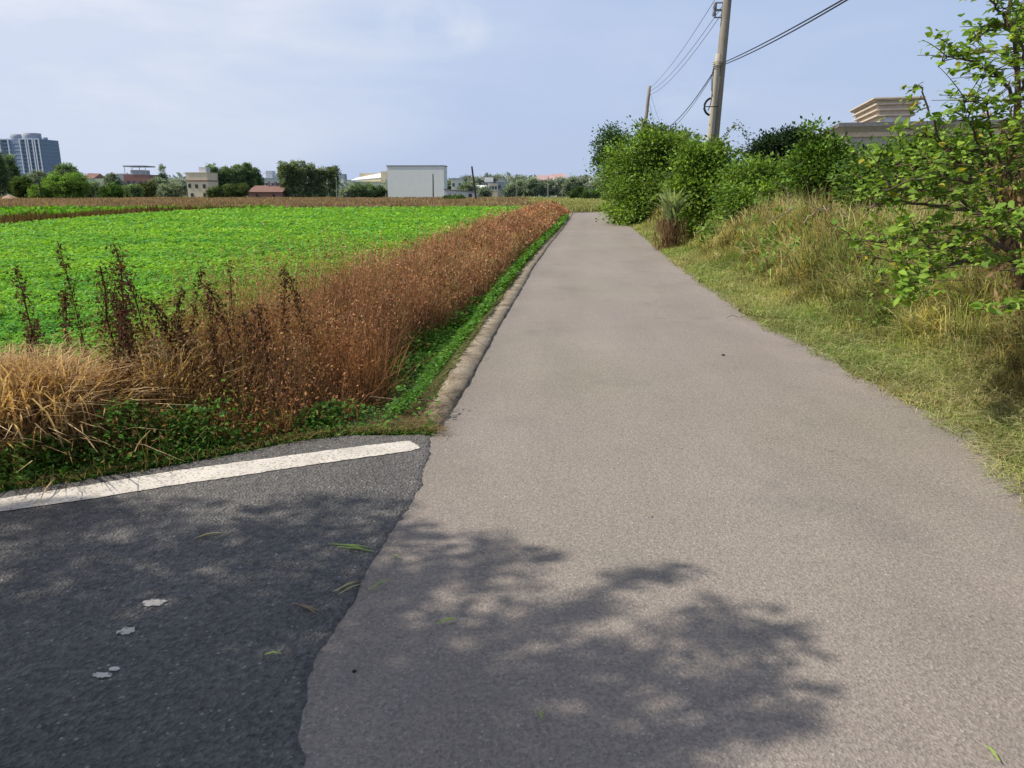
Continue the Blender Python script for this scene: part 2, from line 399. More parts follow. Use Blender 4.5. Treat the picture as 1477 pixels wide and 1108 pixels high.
# crumbling lip down to the old road
lip = np.stack([jp[:, 0]+.012, jp[:, 1], np.full(n, .0015)], 1)
li = np.arange(n)+n*nu
Q2 = np.stack([idx[:-1, 0], li[:-1], li[1:], idx[1:, 0]], 1)
tag(link('side_road', npmesh('side_road', np.concatenate([Vt, lip]), [Q, Q2]), M['side']), 'dark newer asphalt side road joining the pale lane from the left', 'road', kind='structure')

# white edge line
top_ = [G(*p) for p in [(-260, 752), (0, 722), (120, 704), (250, 682), (340, 670), (430, 658), (520, 646), (590, 638), (603, 645)]]
bot_ = [G(*p) for p in [(-260, 775), (0, 741), (120, 724), (250, 703), (340, 690), (430, 676), (520, 663), (590, 653), (606, 649)]]
V = []; nn = 90
tp = np.array(top_); bt = np.array(bot_)
uu = np.linspace(0, 1, nn); ts = np.linspace(0, 1, len(tp))
for u in uu:
    a = np.array([np.interp(u, ts, tp[:, 0]), np.interp(u, ts, tp[:, 1])]); b = np.array([np.interp(u, ts, bt[:, 0]), np.interp(u, ts, bt[:, 1])])
    a = a+rng.normal(0, .003, 2); b = b+rng.normal(0, .003, 2)
    V += [(*a, .0125), (*b, .0125)]
Q = np.array([[2*i, 2*i+1, 2*i+3, 2*i+2] for i in range(nn-1)])
tag(link('road_marking', npmesh('road_marking', V, [Q]), M['paint']), 'white painted edge line along the far side of the dark side road', 'road marking', kind='structure')
def splat(px, py, rx, ry, lab):
    c = G(px, py); m = 72; th = np.arange(m)/m*2*math.pi
    r = 1+.1*np.sin(2*th+px)+.08*np.sin(5*th+py)+.09*np.convolve(rng.normal(size=m+6), np.ones(3)/1.7, 'same')[3:-3]
    V = np.stack([c[0]+rx*r*np.cos(th), c[1]+ry*r*np.sin(th), np.full(m, .0125)], 1)
    V = np.concatenate([V, [[c[0], c[1], .0135]]])
    o = link('paint_spot', npmesh('paint_spot', V, [np.array([[m, i, (i+1) % m] for i in range(m)])]), M['paint'])
    tag(o, lab, 'paint spot', kind='structure')
splat(222, 873, .042, .028, 'oval white paint spot on the dark side road, farthest of three')
splat(183, 914, .03, .026, 'small white paint spot on the dark side road, middle of three')
splat(166, 969, .018, .012, 'white fleck beside the nearest paint spot on the dark side road')
splat(147, 978, .03, .016, 'nearest white paint spot on the dark side road')

# kerb: rough concrete edging, drop on the field side
kb = Bag(); ky = np.concatenate([np.arange(5.02, 20, .12), np.arange(20, YEND, .7)])
prof = [(.015, -.004), (.0, .026), (-.09, .032), (-.182, .03), (-.198, .01), (-.21, -.38)]
V = []
for i, y in enumerate(ky):
    x0 = float(xL(y))+.02
    for j, (dx, z) in enumerate(prof):
        jx = .008*math.sin(y*.9+2)+.005*rng.normal()+.012*math.sin(y*2.3+j*.3)*(j > 2); jz = (.004*rng.normal() if 0 < j < 5 else 0)
        k0 = sstep((y-5.0)/.25)
        V.append((x0+dx*(.85+.15*k0)+jx, y, z*(.25+.75*float(k0))+jz if z > 0 else z))
lx, ly = V[-6][0], V[-6][1]
pcx = float(xR(ky[-1]))+1.4
for i in range(1, 9):
    a = math.pi/2*i/8
    for j, (dx, z) in enumerate(prof):
        rr = (pcx-lx-dx)+.9*math.sin(a); V.append((pcx-rr*math.cos(a), ly+rr*math.sin(a), z))
np_ = len(prof); n = len(V)//np_; idx = np.arange(n*np_).reshape(n, np_)
Q = np.stack([idx[:-1, :-1], idx[:-1, 1:], idx[1:, 1:], idx[1:, :-1]], -1).reshape(-1, 4)
cap = np.array([[0, 1, 2, 3, 4, 5]])
tag(link('kerb', npmesh('kerb', V, [Q, cap]), M['kerb']), 'rough weathered concrete kerb along the left edge of the pale lane', 'kerb', kind='structure')

# ------------------------------------------------------------------ crop field (stuff)
def logY(n, y0, y1): return y0*(y1/y0)**rng.uniform(0, 1, n)
def cvar(n, a, b, j=.12):
    t = rng.uniform(0, 1, (n, 1)); c = np.array(a)*(1-t)+np.array(b)*t
    return c*(1+rng.normal(0, j, (n, 1)))
def near_edge(y): return xL(y)-(1.35+.18*np.minimum(y, 14)/4+.012*y)    # right limit of the crop
def crop_h(x, y): return -.3+.40+.07*wob(x, y, 2.6, 2)+.10*np.abs(wob(x, y, 8.5, 4))**.5
bag = Bag()
n = 760000
y = logY(n, 4.6, 84); a = rng.uniform(-.86, .06, n); x = a*y-.0
b1, bA, b2 = bands(x, y)
ok = (x < near_edge(y)+rng.normal(0, .15, n)) & (y < b1+rng.normal(0, .6, n)) & (y > ySide(x)+1.75+rng.normal(0, .12, n))
x, y = x[ok], y[ok]; n = len(x); print('crop leaves', n)
sz = .043*np.maximum(1, y/7.)**.86*rng.uniform(.7, 1.25, n)
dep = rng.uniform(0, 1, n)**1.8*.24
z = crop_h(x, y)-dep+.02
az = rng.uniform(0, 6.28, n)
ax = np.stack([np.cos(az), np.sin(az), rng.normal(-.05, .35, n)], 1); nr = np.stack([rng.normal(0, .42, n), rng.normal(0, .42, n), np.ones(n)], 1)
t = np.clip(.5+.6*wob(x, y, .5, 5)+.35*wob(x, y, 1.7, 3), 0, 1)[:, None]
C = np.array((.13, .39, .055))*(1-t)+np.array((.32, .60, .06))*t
C = C*(1-dep*3.3)[:, None]*(.62+.55*np.clip(np.abs(wob(x, y, 8.5, 4))**.5*1.6, 0, 1))[:, None]*rng.uniform(.72, 1.25, (n, 1))  # shade put into the colour: darker deeper down and between mounds
C = np.where(rng.uniform(0, 1, (n, 1)) < .04, np.array((.36, .50, .07)), C)
C = np.where(rng.uniform(0, 1, (n, 1)) < .12*(np.array(wob(x, y, .9, 1))[:, None] > -.1), C*np.array((.7, .9, 1.8))+.02, C)  # blue-green sheen painted onto some of the leaves
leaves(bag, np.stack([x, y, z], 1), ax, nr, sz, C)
# dark under-canopy
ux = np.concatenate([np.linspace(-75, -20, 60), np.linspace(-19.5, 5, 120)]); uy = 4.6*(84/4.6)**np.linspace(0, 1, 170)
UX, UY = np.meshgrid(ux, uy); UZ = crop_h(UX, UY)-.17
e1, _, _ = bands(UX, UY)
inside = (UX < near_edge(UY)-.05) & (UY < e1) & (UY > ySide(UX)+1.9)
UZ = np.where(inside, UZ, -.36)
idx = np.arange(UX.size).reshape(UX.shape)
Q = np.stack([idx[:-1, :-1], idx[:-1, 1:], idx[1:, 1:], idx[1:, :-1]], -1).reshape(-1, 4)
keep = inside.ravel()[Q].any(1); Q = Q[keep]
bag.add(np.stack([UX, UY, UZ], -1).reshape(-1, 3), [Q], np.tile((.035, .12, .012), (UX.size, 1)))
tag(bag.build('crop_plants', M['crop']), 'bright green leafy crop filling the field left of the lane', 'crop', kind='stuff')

# second green strip beyond and the brown margins
def field_leaves(name, n, y0, y1, mask, hz, szk, ca, cb, label, cat, mat='crop', shape='leaf', a0=-.9, a1=.1):
    y = logY(n, y0, y1); a = rng.uniform(a0, a1, n); x = a*y
    ok = mask(x, y); x, y = x[ok], y[ok]; n = len(x); bag = Bag()
    C = cvar(n, ca, cb); t = wob(x, y, .25, 6)[:, None]; C = C*(1+.35*t)
    z0 = height(x, y)
    if shape == 'leaf':
        z = z0+hz*(1+.3*wob(x, y, .7, 3))*rng.uniform(0, 1, n)**.6
        az = rng.uniform(0, 6.28, n)
        leaves(bag, np.stack([x, y, z], 1), np.stack([np.cos(az), np.sin(az), rng.normal(.3, .4, n)], 1), np.stack([rng.normal(0, .5, n), rng.normal(0, .5, n), np.ones(n)], 1), szk*y*rng.uniform(.6, 1.3, n), C)
    else:
        h = hz*rng.uniform(.5, 1.25, n)*(1+.45*wob(x, y, .35, 2))
        blades(bag, np.stack([x, y, z0-.02], 1), h, rng.uniform(.05, .6, n), rng.uniform(0, 6.28, n), szk*y*rng.uniform(.6, 1.4, n), C*.7, C, 2)
    tag(bag.build(name, M[mat]), label, cat, kind='stuff')
field_leaves('green_strip_plants', 60000, 40, 84, lambda x, y: (lambda b: (y > b[1]-.6) & (y < b[2]))(bands(x, y)) & (x < near_edge(y)), .5, .0065, (.10, .33, .02), (.2, .42, .03), 'thin bright green crop strip between two brown weedy margins far left', 'crop', a0=-.95, a1=-.3)
field_leaves('brown_margin_weeds', 60000, 32, 84, lambda x, y: (lambda b: (y > b[0]-.3) & (y < b[1]))(bands(x, y)) & (x < near_edge(y)), .75, .0028, (.13, .07, .035), (.20, .15, .05), 'dark brown weedy margin between the crop and the thin green strip', 'weeds', 'dry', 'blade', a0=-.95, a1=-.25)
field_leaves('stubble_weeds', 150000, 68, 215, lambda x, y: (y > bands(x, y)[2]-.5) & (x/y < .02+.02*wob(x, y, .1, 3)), .62, .0021, (.29, .175, .12), (.42, .34, .19), 'wide reddish brown band of dried weeds beyond the green field', 'weeds', 'dry', 'blade', a0=-.95, a1=.1)
field_leaves('meadow_grass', 90000, 66, 260, lambda x, y: ((x/y > -.09) & (y > 69+np.maximum(0, x-9)*0)) & ((y > 88) | (x > xL(y)-1)), .45, .0024, (.30, .37, .12), (.48, .44, .2), 'pale green and straw meadow grass beyond the bend of the lane', 'grass', 'grass', 'blade', a0=-.1, a1=.35)

# ------------------------------------------------------------------ reddish brown dead weeds along the kerb (stuff)
bag = Bag()
def weed_mass(N, y0, y1, off0, off1, hmul, ca, cb, leafn, stemn):
    y = logY(N, y0, y1); off = rng.uniform(0, 1, N); x = xL(y)-(off0(y)+(off1(y)-off0(y))*off)
    ok = (y > ySide(x)+.12); x, y, off = x[ok], y[ok], off[ok]; N = len(x)
    prof_ = np.clip(1.15-1.5*np.abs(off-.52)**1.6, .35, 1.15)
    H = hmul*(1+.2*np.exp(-((y-6.8)/2.6)**2))*prof_*rng.uniform(.62, 1.14, N)*(1+.22*wob(x, y, 1.3, 4)+.1*wob(x, y, 5, 1))
    z0 = height(x, y); lod = np.maximum(1, y/6.)
    Cp = cvar(N, ca, cb, .14); Cp = Cp*(1+.3*wob(x, y, 1.1, 3))[:, None]*rng.uniform(.7, 1.2, (N, 1)); dk = rng.uniform(0, 1, (N, 1)) < .09; Cp = np.where(dk, Cp*.3, Cp); gs = rng.uniform(0, 1, (N, 1)) < .10; Cp = np.where(gs, np.array((.42, .36, .16)), Cp)
    # stems
    P = np.repeat(np.stack([x, y, z0], 1), stemn, 0); n = len(P); P[:, :2] += rng.normal(0, .03, (n, 2))*np.repeat(lod, stemn)[:, None]**.5
    Hs = np.repeat(H, stemn)*rng.uniform(.6, 1.05, n); Cs = np.repeat(Cp, stemn, 0)*rng.uniform(.55, 1.2, (n, 1))
    blades(bag, P, Hs, np.abs(rng.normal(.12, .14, n)), rng.uniform(0, 6.28, n), .0042*np.repeat(lod, stemn), Cs*.55, Cs*.95, 3)
    # side twigs and shrivelled leaves
    P = np.repeat(np.stack([x, y, z0], 1), leafn, 0); n = len(P); Hs = np.repeat(H, leafn); ld = np.repeat(lod, leafn)
    t = rng.uniform(.12, 1, n)**.8; r = .11*ld**.35*(1.1-.3*t)
    P[:, :2] += rng.normal(0, 1, (n, 2))*r[:, None]; P[:, 2] += Hs*t*rng.uniform(.9, 1.08, n)
    az = rng.uniform(0, 6.28, n); Cs = np.repeat(Cp, leafn, 0)*rng.uniform(.5, 1.5, (n, 1))*(.5+.62*t)[:, None]
    half = rng.uniform(0, 1, n) < .55
    blades(bag, P[half], .075*ld[half]**.5*rng.uniform(.6, 1.5, half.sum()), rng.uniform(.2, .95, half.sum()), az[half], .0032*ld[half], Cs[half]*.9, Cs[half]*1.1, 1)
    q = ~half; nq = q.sum()
    leaves(bag, P[q], rand_dir(nq)+np.array((0, 0, -.2)), rand_dir(nq), .018*ld[q]**.95*rng.uniform(.6, 1.6, nq), Cs[q], LEAF4, .9)
rust_a, rust_b = (.39, .175, .10), (.58, .33, .20)
weed_mass(3000, 4.9, 66, lambda y: .68+.38*np.exp(-((y-7)/4)**2), lambda y: 1.95+.45*np.exp(-(y-5)/3)+.15*np.minimum(y, 12)/4+.010*y, 1.0, rust_a, rust_b, 58, 9)
tag(bag.build('rusty_weeds', M['dry']), 'reddish brown dried weed thicket between the green field and the kerb', 'weeds', kind='stuff')

# mixed dull weeds along the side road, left foreground
bag = Bag()
n = 1700; x = rng.uniform(-7.5, -.75, n); y = ySide(x)+.15+rng.uniform(0, 1, n)**.9*1.9; z0 = height(x, y)
kill = (x > xL(y)-.62-.35*rng.uniform(0, 1, n)-.15*wob(y, x, 5, 2)) | ((x > xL(y)-1.1) & (rng.uniform(0, 1, n) < .35)) | ((x < -2.55+rng.normal(0, .12, n)) & (rng.uniform(0, 1, n) < .9))
x, y, z0 = x[~kill], y[~kill], z0[~kill]; n = len(x)
dd = (y-ySide(x)); H = (.30+.66*sstep(dd/1.1))*rng.uniform(.7, 1.15, n)
for k, (cnt, kind) in enumerate(((30, 'b'), (70, 'l'))):
    P = np.repeat(np.stack([x, y, z0], 1), cnt, 0); m = len(P); Hs = np.repeat(H, cnt)
    warm = (.5+.5*wob(P[:, 0], P[:, 1], 2.2, 2)+.25*(np.repeat(dd, cnt)-.8))[:, None]; warm = np.clip(warm+.55*sstep((P[:, :1]+2.1)/.7), 0, 1)
    Cc = (np.array((.17, .22, .04))*(1-warm)+np.array((.50, .25, .13))*warm)*np.where(rng.uniform(0, 1, (m, 1)) < .25, .25, rng.uniform(.5, 1.4, (m, 1)))
    if kind == 'b':
        P[:, :2] += rng.normal(0, .05, (m, 2))
        blades(bag, P, Hs*rng.uniform(.5, 1.1, m), np.abs(rng.normal(.3, .3, m)), rng.uniform(0, 6.28, m), .0045, Cc*.7, Cc*1.25, 3, .15)
    else:
        t = rng.uniform(.05, 1, m); P[:, :2] += rng.normal(0, .11, (m, 2)); P[:, 2] += Hs*t
        gm = sstep((.38-t)/.25)[:, None]*(rng.uniform(0, 1, (m, 1)) < .8); Cc = Cc*(.45+.7*t)[:, None]*(1-gm)+np.array((.07, .15, .03))*gm*rng.uniform(.4, 1.4, (m, 1))
        leaves(bag, P, rand_dir(m), rand_dir(m)+np.array((0, 0, .6)), .022*rng.uniform(.5, 1.7, m), Cc, LEAF4, .8)
tag(bag.build('dull_weeds', M['dry']), 'tangled brown and olive weeds along the far edge of the side road', 'weeds', kind='stuff')

# low green ground cover at the kerb foot and in front of the weeds
bag = Bag()
n = 90000; y = logY(n, 5.0, 50); off = rng.uniform(0, 1, n); wdt = .62+.5*np.exp(-((y-7)/4.)**2)+.1*np.sin(y*1.1)
x = xL(y)-.22-off*wdt*1.15; dens = rng.uniform(0, 1, n) < np.clip(.65+.7*wob(x, y, 2.5, 1), .1, 1)
ok = (y > ySide(x)+.3)&dens; x, y, off = x[ok], y[ok], off[ok]; n = len(x); ld = np.maximum(1, y/6.5)
hh = (.06+.16*np.clip(.5+wob(x, y, 3, 2), 0, 1))*sstep(off*4+.2)
z = height(x, y)+hh*rng.uniform(.1, 1, n)+.12*sstep((.25-off)*5)
C = cvar(n, (.08, .23, .025), (.19, .43, .05), .2)*(.45+.6*rng.uniform(0, 1, (n, 1)))
leaves(bag, np.stack([x, y, z], 1), np.stack([rng.normal(size=n), rng.normal(size=n), rng.normal(.1, .3, n)], 1), np.stack([rng.normal(0, .45, n), rng.normal(0, .45, n), np.ones(n)], 1), .032*ld*rng.uniform(.6, 1.4, n), C, LEAF4, 1.1)
n = 46000; x = rng.uniform(-3.0, -.55, n); dd = rng.uniform(0, 1, n)**1.3*.75; y = ySide(x)+.02+dd-.05*wob(x, x*0, 5, 4)
p = np.clip(1.0-abs(x+2.1)/1.5, .12, 1)*.9+.25*(dd < .12)
ok = rng.uniform(0, 1, n) < p*np.clip(.6+wob(x, y, 3.5, 5), .05, 1)
x, y, dd = x[ok], y[ok], dd[ok]; n = len(x)
hgt = (.05+(.3+.3*np.exp(-((x+2.15)/.5)**2))*sstep(dd/.4))*np.clip(.75+.5*wob(x, y, 5, 1), .2, 1.2)
z = np.maximum(height(x, y), -.02*(dd < .1)-.3*(dd >= .1))+hgt*rng.uniform(.1, 1, n)**.7
C = cvar(n, (.06, .17, .025), (.16, .36, .045), .25)*rng.uniform(.5, 1.2, (n, 1))
leaves(bag, np.stack([x, y, z], 1), np.stack([rng.normal(size=n), rng.normal(size=n)-.4, rng.normal(.0, .4, n)], 1), np.stack([rng.normal(0, .5, n), rng.normal(-.3, .5, n), np.ones(n)], 1), .034*rng.uniform(.6, 1.5, n), C, LEAF4, 1.15)
tag(bag.build('ground_cover', M['leaf']), 'low green leafy ground cover at the foot of the kerb and weeds', 'ground cover', kind='stuff')
# thin dry litter along the side-road edge
bag = Bag(); n = 4200; x = rng.uniform(-6, -.45, n); y = ySide(x)+rng.normal(.07, .07, n)+.04*wob(x, x*0, 6, 2); Cc = cvar(n, (.20, .17, .05), (.42, .30, .14), .2)
blades(bag, np.stack([x, y, .012+rng.uniform(0, .02, n)-.1*sstep((y-ySide(x))/.4)], 1), rng.uniform(.03, .09, n), rng.uniform(.8, 1.6, n), rng.uniform(0, 6.28, n), .004, Cc*.7, Cc, 2)
n = 4200; y = 5.0+rng.gamma(1.3, .28, n); x = xL(y)-.05-rng.uniform(0, .75, n); Cc = cvar(n, (.30, .2, .09), (.45, .36, .2), .2)
blades(bag, np.stack([x, y, np.maximum(height(x, y), -.2)+.02], 1), rng.uniform(.05, .16, n), rng.uniform(.9, 2.2, n), rng.uniform(0, 6.28, n), .004, Cc*.7, Cc, 2)
tag(bag.build('straw_litter', M['dry']), 'dry straw litter where the side road meets the weeds', 'straw litter', kind='stuff')

# ------------------------------------------------------------------ right verge grass (stuff)
bag = Bag()
def gcol(x, y, n, green):
    t = np.clip(green+.45*wob(x, y, 1.0, 5)+rng.normal(0, .28, n), 0, 1)[:, None]
    t2 = np.clip(.5+1.2*wob(x, y, 2.4, 4), 0, 1)[:, None]; return (np.array((.86, .72, .36))*(1-t)+np.array((.36, .54, .13))*t)*rng.uniform(.5, 1.25, (n, 1))*(.72+.38*t2)
# mown clippings and short turf next to the lane
n = 120000; y = logY(n, 2.2, 66); off = rng.uniform(0, 1, n)**.85*1.5; x = xR(y)-.12*rng.uniform(0, 1, n)**2-.09*wob(y, y*0, 3.1, 2)-.05*wob(y, y*0, 9, 3)+off
ld = np.maximum(1, y/5.); C = gcol(x, y, n, .68)*(.75+.5*rng.uniform(0, 1, (n, 1)))
z = np.maximum(height(x, y), .0)+.05*rng.uniform(0, 1, n)*sstep(off/.35)
blades(bag, np.stack([x, y, z], 1), (.04+.05*sstep(off))*ld**.5*rng.uniform(.5, 1.6, n), rng.uniform(.4, 2.1, n), rng.uniform(0, 6.28, n), .0046*ld, C*.6, C*1.05, 2)
# long cut stems lying every way
n = 42000; y = logY(n, 2.2, 55); off = rng.uniform(0, 1, n)**.8*1.9-.06; x = xR(y)-.09*wob(y, y*0, 3.1, 2)+off; ld = np.maximum(1, y/6.)
t = np.clip(.45+.5*wob(x, y, 1.7, 2)+rng.normal(0, .3, n), 0, 1)[:, None]; C = (np.array((.85, .72, .42))*(1-t)+np.array((.38, .58, .16))*t)*rng.uniform(.6, 1.15, (n, 1))
z = np.maximum(height(x, y), .0)+.015+.10*rng.uniform(0, 1, n)*sstep(off/.4)
blades(bag, np.stack([x, y, z], 1), .05*rng.uniform(.2, 1.3, n), rng.uniform(2.0, 6.0, n), rng.uniform(0, 6.28, n), .0055*ld, C*.8, C, 3, .7)
# dark-rooted clumps of tall grass on the bank, leaning and tangled
nt_ = 5600; y = logY(nt_, 2.4, 60); off = .7+rng.uniform(0, 1, nt_)**1.05*(4.2+.04*y); off -= .35*wob(y, y*0, 1.6, 4); x = xR(y)+off
k = 32; ldt = np.maximum(1, y/6.); P = np.repeat(np.stack([x, y, height(x, y)-.02], 1), k, 0); n = len(P); ld = np.repeat(ldt, k)
P[:, :2] += rng.normal(0, .05, (n, 2))*ld[:, None]**.6
hh = np.repeat((.13+.50*sstep((off-.65)/.8)+.12*sstep((off-1.6)/1.5))*(1+.40*wob(x, y, 1.4, 2)+.2*wob(x, y, 3.3, 5))*rng.uniform(.65, 1.2, nt_), k)
az = np.where(np.repeat(rng.uniform(0, 1, nt_) < .55, k), np.repeat(rng.normal(3.7, .9, nt_), k), np.repeat(rng.uniform(0, 6.28, nt_), k))+rng.normal(0, .8, n)
tb_r = np.repeat(np.where(rng.uniform(0, 1, nt_) < .22, .35, rng.uniform(.7, 1.35, nt_)), k)[:, None]  # some clumps coloured dark to stand for shadowed hollows
tallg = np.repeat(.40+.35*wob(x, y, .8, 1)-.2*sstep((y-9)/8)+rng.normal(0, .22, nt_), k)
C = gcol(P[:, 0], P[:, 1], n, tallg)*tb_r
blades(bag, P, hh*rng.uniform(.45, 1.25, n), np.repeat(rng.uniform(.2, 1.0, nt_), k)*rng.uniform(.4, 1.5, n), az, .0085*ld, C*.34, C*1.15, 4, .18)
# brown dead thatch under the sapling and along the steep face
n = 26000; y = logY(n, 3.0, 9.5); off = 1.0+rng.uniform(0, 1, n)*2.6; x = xR(y)+off; C = cvar(n, (.22, .13, .07), (.52, .38, .22), .25)
z = height(x, y)+.42*rng.uniform(0, 1, n)*sstep((off-.8)/1.2)
q = rng.uniform(0, 1, n) < np.clip(.45+.8*wob(x, y, 1.2, 4), .08, 1)
blades(bag, np.stack([x, y, z], 1)[q], .12*rng.uniform(.2, 1.3, q.sum()), rng.uniform(.8, 3.2, q.sum()), rng.uniform(0, 6.28, q.sum()), .006, (C*.6)[q], C[q], 3, .4)
# upright straw stalks
n = 17000; y = logY(n, 5, 60); off = 1.9+rng.uniform(0, 1, n)*(3.4+.05*y); x = xR(y)+off; ld = np.maximum(1, y/6.)
C = cvar(n, (.58, .48, .22), (.72, .62, .36), .1)
blades(bag, np.stack([x, y, height(x, y)], 1), rng.uniform(.5, 1.0, n)*(1+.25*wob(x, y, 1.4, 2)), rng.uniform(.05, .5, n), rng.uniform(0, 6.28, n), .004*ld, C*.7, C, 3)
# broad green weeds scattered in patches
nt_ = 420; y = logY(nt_, 3.2, 26); off = .9+rng.uniform(0, 1, nt_)*2.6; x = xR(y)+off; ok = wob(x, y, 1.6, 3) > .05; x, y = x[ok], y[ok]; k = 26
P = np.repeat(np.stack([x, y, height(x, y)], 1), k, 0); n = len(P); ld = np.repeat(np.maximum(1, y/6.), k)
P += np.stack([rng.normal(0, .09, n), rng.normal(0, .09, n), rng.uniform(.05, .38, n)], 1)*ld[:, None]**.5
leaves(bag, P, rand_dir(n)+np.array((-.2, -.2, .2)), rng.normal(0, .5, (n, 3))+np.array((-.3, -.3, 1)), .045*ld*rng.uniform(.6, 1.4, n), cvar(n, (.10, .20, .035), (.24, .38, .07), .2))
tag(bag.build('verge_grass', M['grass']), 'straw and green grass verge rising right of the lane, mown at the edge', 'grass', kind='stuff')

# ------------------------------------------------------------------ trees and shrubs
def sample_lobes(lobes, n):
    w = np.array([l[3]*l[4]*l[5] for l in lobes])**(.67); w /= w.sum(); k = rng.choice(len(lobes), n, p=w); Lb = np.array(lobes)[k]
    d = rand_dir(n); r = rng.uniform(.35, 1, n)**.5
    P = Lb[:, :3]+d*Lb[:, 3:6]*r[:, None]
    return P, d, r, k
def foliage_tree(name, label, cat, group, base, lobes, ncl, npc, leaf, ca, cb, mat='leaf', tmpl=LEAF4, spread=.22, limbs=7, tr=.06, stems=1, up=.5, zmin=.05, shade=.55, droop=0., twigs=0, rag=0.):
    """lobes: (x,y,z,rx,ry,rz) about base; parts: trunk, crown"""
    root = empty(name, base); tag(root, label, cat, group)
    P, d, r, k = sample_lobes(lobes, ncl)
    if rag: wr = np.array(lobes)[k][:, 3:6]; P = P+d*wr*(rag*wob(P[:, 0]*1.0+P[:, 2]*.7, P[:, 1]+P[:, 2]*1.1, 3.2/max(.6, np.mean(wr)**.5), 2))[:, None]
    ok = P[:, 2] > zmin; P, d, r = P[ok], d[ok], r[ok]; ncl = len(P)
    zlo, zhi = P[:, 2].min(), P[:, 2].max()
    cb_ = rng.uniform(0, 1, (ncl, 1)); cc = np.array(ca)*(1-cb_)+np.array(cb)*cb_
    cc = cc*((1-shade)+shade*np.clip(((r-.6)/.4)*.75+.3+.25*d[:, 2], 0, 1.15))[:, None]*np.clip(1+rng.normal(0, .34, (ncl, 1)), .28, 1.7)  # shade put into leaf colour, darker inside and low on the lobes
    n = ncl*npc
    PP = np.repeat(P, npc, 0); sp = np.repeat(spread*rng.uniform(.6, 1.4, ncl), npc)
    o = rng.normal(0, 1, (n, 3))*sp[:, None]*np.array((1, 1, .6)); PP = PP+o; PP[:, 2] = np.maximum(PP[:, 2], .02)
    dd = np.repeat(d, npc, 0)
    axis = o/np.maximum(sp[:, None], .001)*.6+dd*.7+rng.normal(0, .5, (n, 3)); axis[:, 2] -= droop
    nr = dd*.5+np.array((0, 0, up))+rng.normal(0, .5, (n, 3))
    C = np.repeat(cc, npc, 0)*rng.uniform(.75, 1.25, (n, 1))
    bag = Bag(); leaves(bag, PP, axis, nr, leaf*rng.uniform(.6, 1.3, n), C, tmpl)
    tb = Bag(); brown = (.14, .10, .065)
    for s in range(stems):
        b0 = np.array((rng.normal(0, .12*(stems > 1)), rng.normal(0, .12*(stems > 1)), -.1))
        li = list(range(len(lobes))); tgt0 = np.mean([l[:3] for l in lobes], 0) if stems == 1 else np.array(lobes[s % len(lobes)][:3])
        tgt = b0*.3+tgt0*np.array((.7, .7, .95)); m = 7
        pts = np.array([b0+(tgt-b0)*t+np.array((math.sin(t*5+s), math.cos(t*4+s), 0))*.05*tgt[2]*t*(1-t) for t in np.linspace(0, 1, m)])
        tube(tb, pts, np.linspace(tr, tr*.35, m), brown, 7)
        for q in range(limbs):
            i0 = rng.integers(2, m-1); e = P[rng.integers(0, ncl)]
            a = pts[i0]; mid = (a+e)/2+np.array((0, 0, .08*np.linalg.norm(e-a))); 
            tube(tb, [a, a*.6+mid*.4+rng.normal(0, .02, 3), mid, (mid+e)/2+rng.normal(0, .03, 3), e], np.linspace(tr*.45, tr*.08, 5), brown, 5)
    link_t = tb.build('trunk', M['bark'], root, True)
    if twigs:
        tw = Bag(); 
        for q in range(twigs):
            i = rng.integers(0, ncl); e = P[i]; a = e+(np.mean([l[:3] for l in lobes], 0)-e)*rng.uniform(.25, .5)+rng.normal(0, .1, 3)
            tube(tw, [a, (a+e)/2+rng.normal(0, .04, 3), e, e+d[i]*spread*1.2], [.008, .006, .004, .002], (.2, .14, .09), 4)
        tw.build('twigs', M['bark'], root)
    bag.build('crown', M[mat], root)
    return root
def xyz(px, py, Y): return at(px, py, Y)
def gz(x, y): return float(height(x, y))
def lobe_px(base, Y, items):
    """lobes given by where they stand: (px,py,r_px_x,r_px_y, dy)"""
    out = []
    for (px, py, rx, ry, dy) in items:
        X, YY, Z = at(px, py, Y+dy); s = (YY*CP-(Z-EYE)*SP)/F
        out.append((X-base[0], YY-base[1], Z-base[2], rx*s, rx*s, ry*s))
    return out
SH = 'shrubs on the bank right of the lane'
def shrub(label, px, Y, items, cat='shrub', name='shrub', **kw):
    X, _, _ = at(px, 300, Y); b = (X, Y, gz(X, Y)); gy_ = 278+(EYE-b[2])/Y*F; lo_ = [(q[0], gy_-14, q[2]*.9, 15, q[4]-.3) for q in items if q[2] > 25]; lb = lobe_px(b, Y, items+lo_ if name == 'shrub' else items)
    for i in range(44):                       # irregular sprigs breaking the outline
        l = lb[rng.integers(0, len(items))]; d = rng.normal(size=3); d[2] = abs(d[2])+.2; d /= np.linalg.norm(d); q = rng.uniform(.1, .24)
        lb.append((l[0]+d[0]*l[3]*1.12, l[1]+d[1]*l[4]*1.12, l[2]+d[2]*l[5]*1.12, l[3]*q*1.2, l[4]*q*1.2, l[5]*q*2.2))
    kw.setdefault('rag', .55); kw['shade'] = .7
    return foliage_tree(name, label, cat, SH, b, lb, **kw)
yg = ((.12, .24, .035), (.31, .47, .08)); mg = ((.11, .23, .035), (.27, .44, .07)); dg = ((.06, .13, .04), (.13, .24, .055))
shrub('tall rounded yellow green shrub overhanging the bend of the lane', 935, 40, [(925, 238, 42, 36, 0), (898, 262, 28, 32, 1), (955, 230, 36, 32, 0), (930, 288, 38, 28, -1), (975, 262, 34, 42, 0), (1000, 245, 26, 34, 0)], ncl=2000, npc=24, leaf=.16, ca=yg[0], cb=yg[1], spread=.28, tr=.12, stems=3, limbs=5)
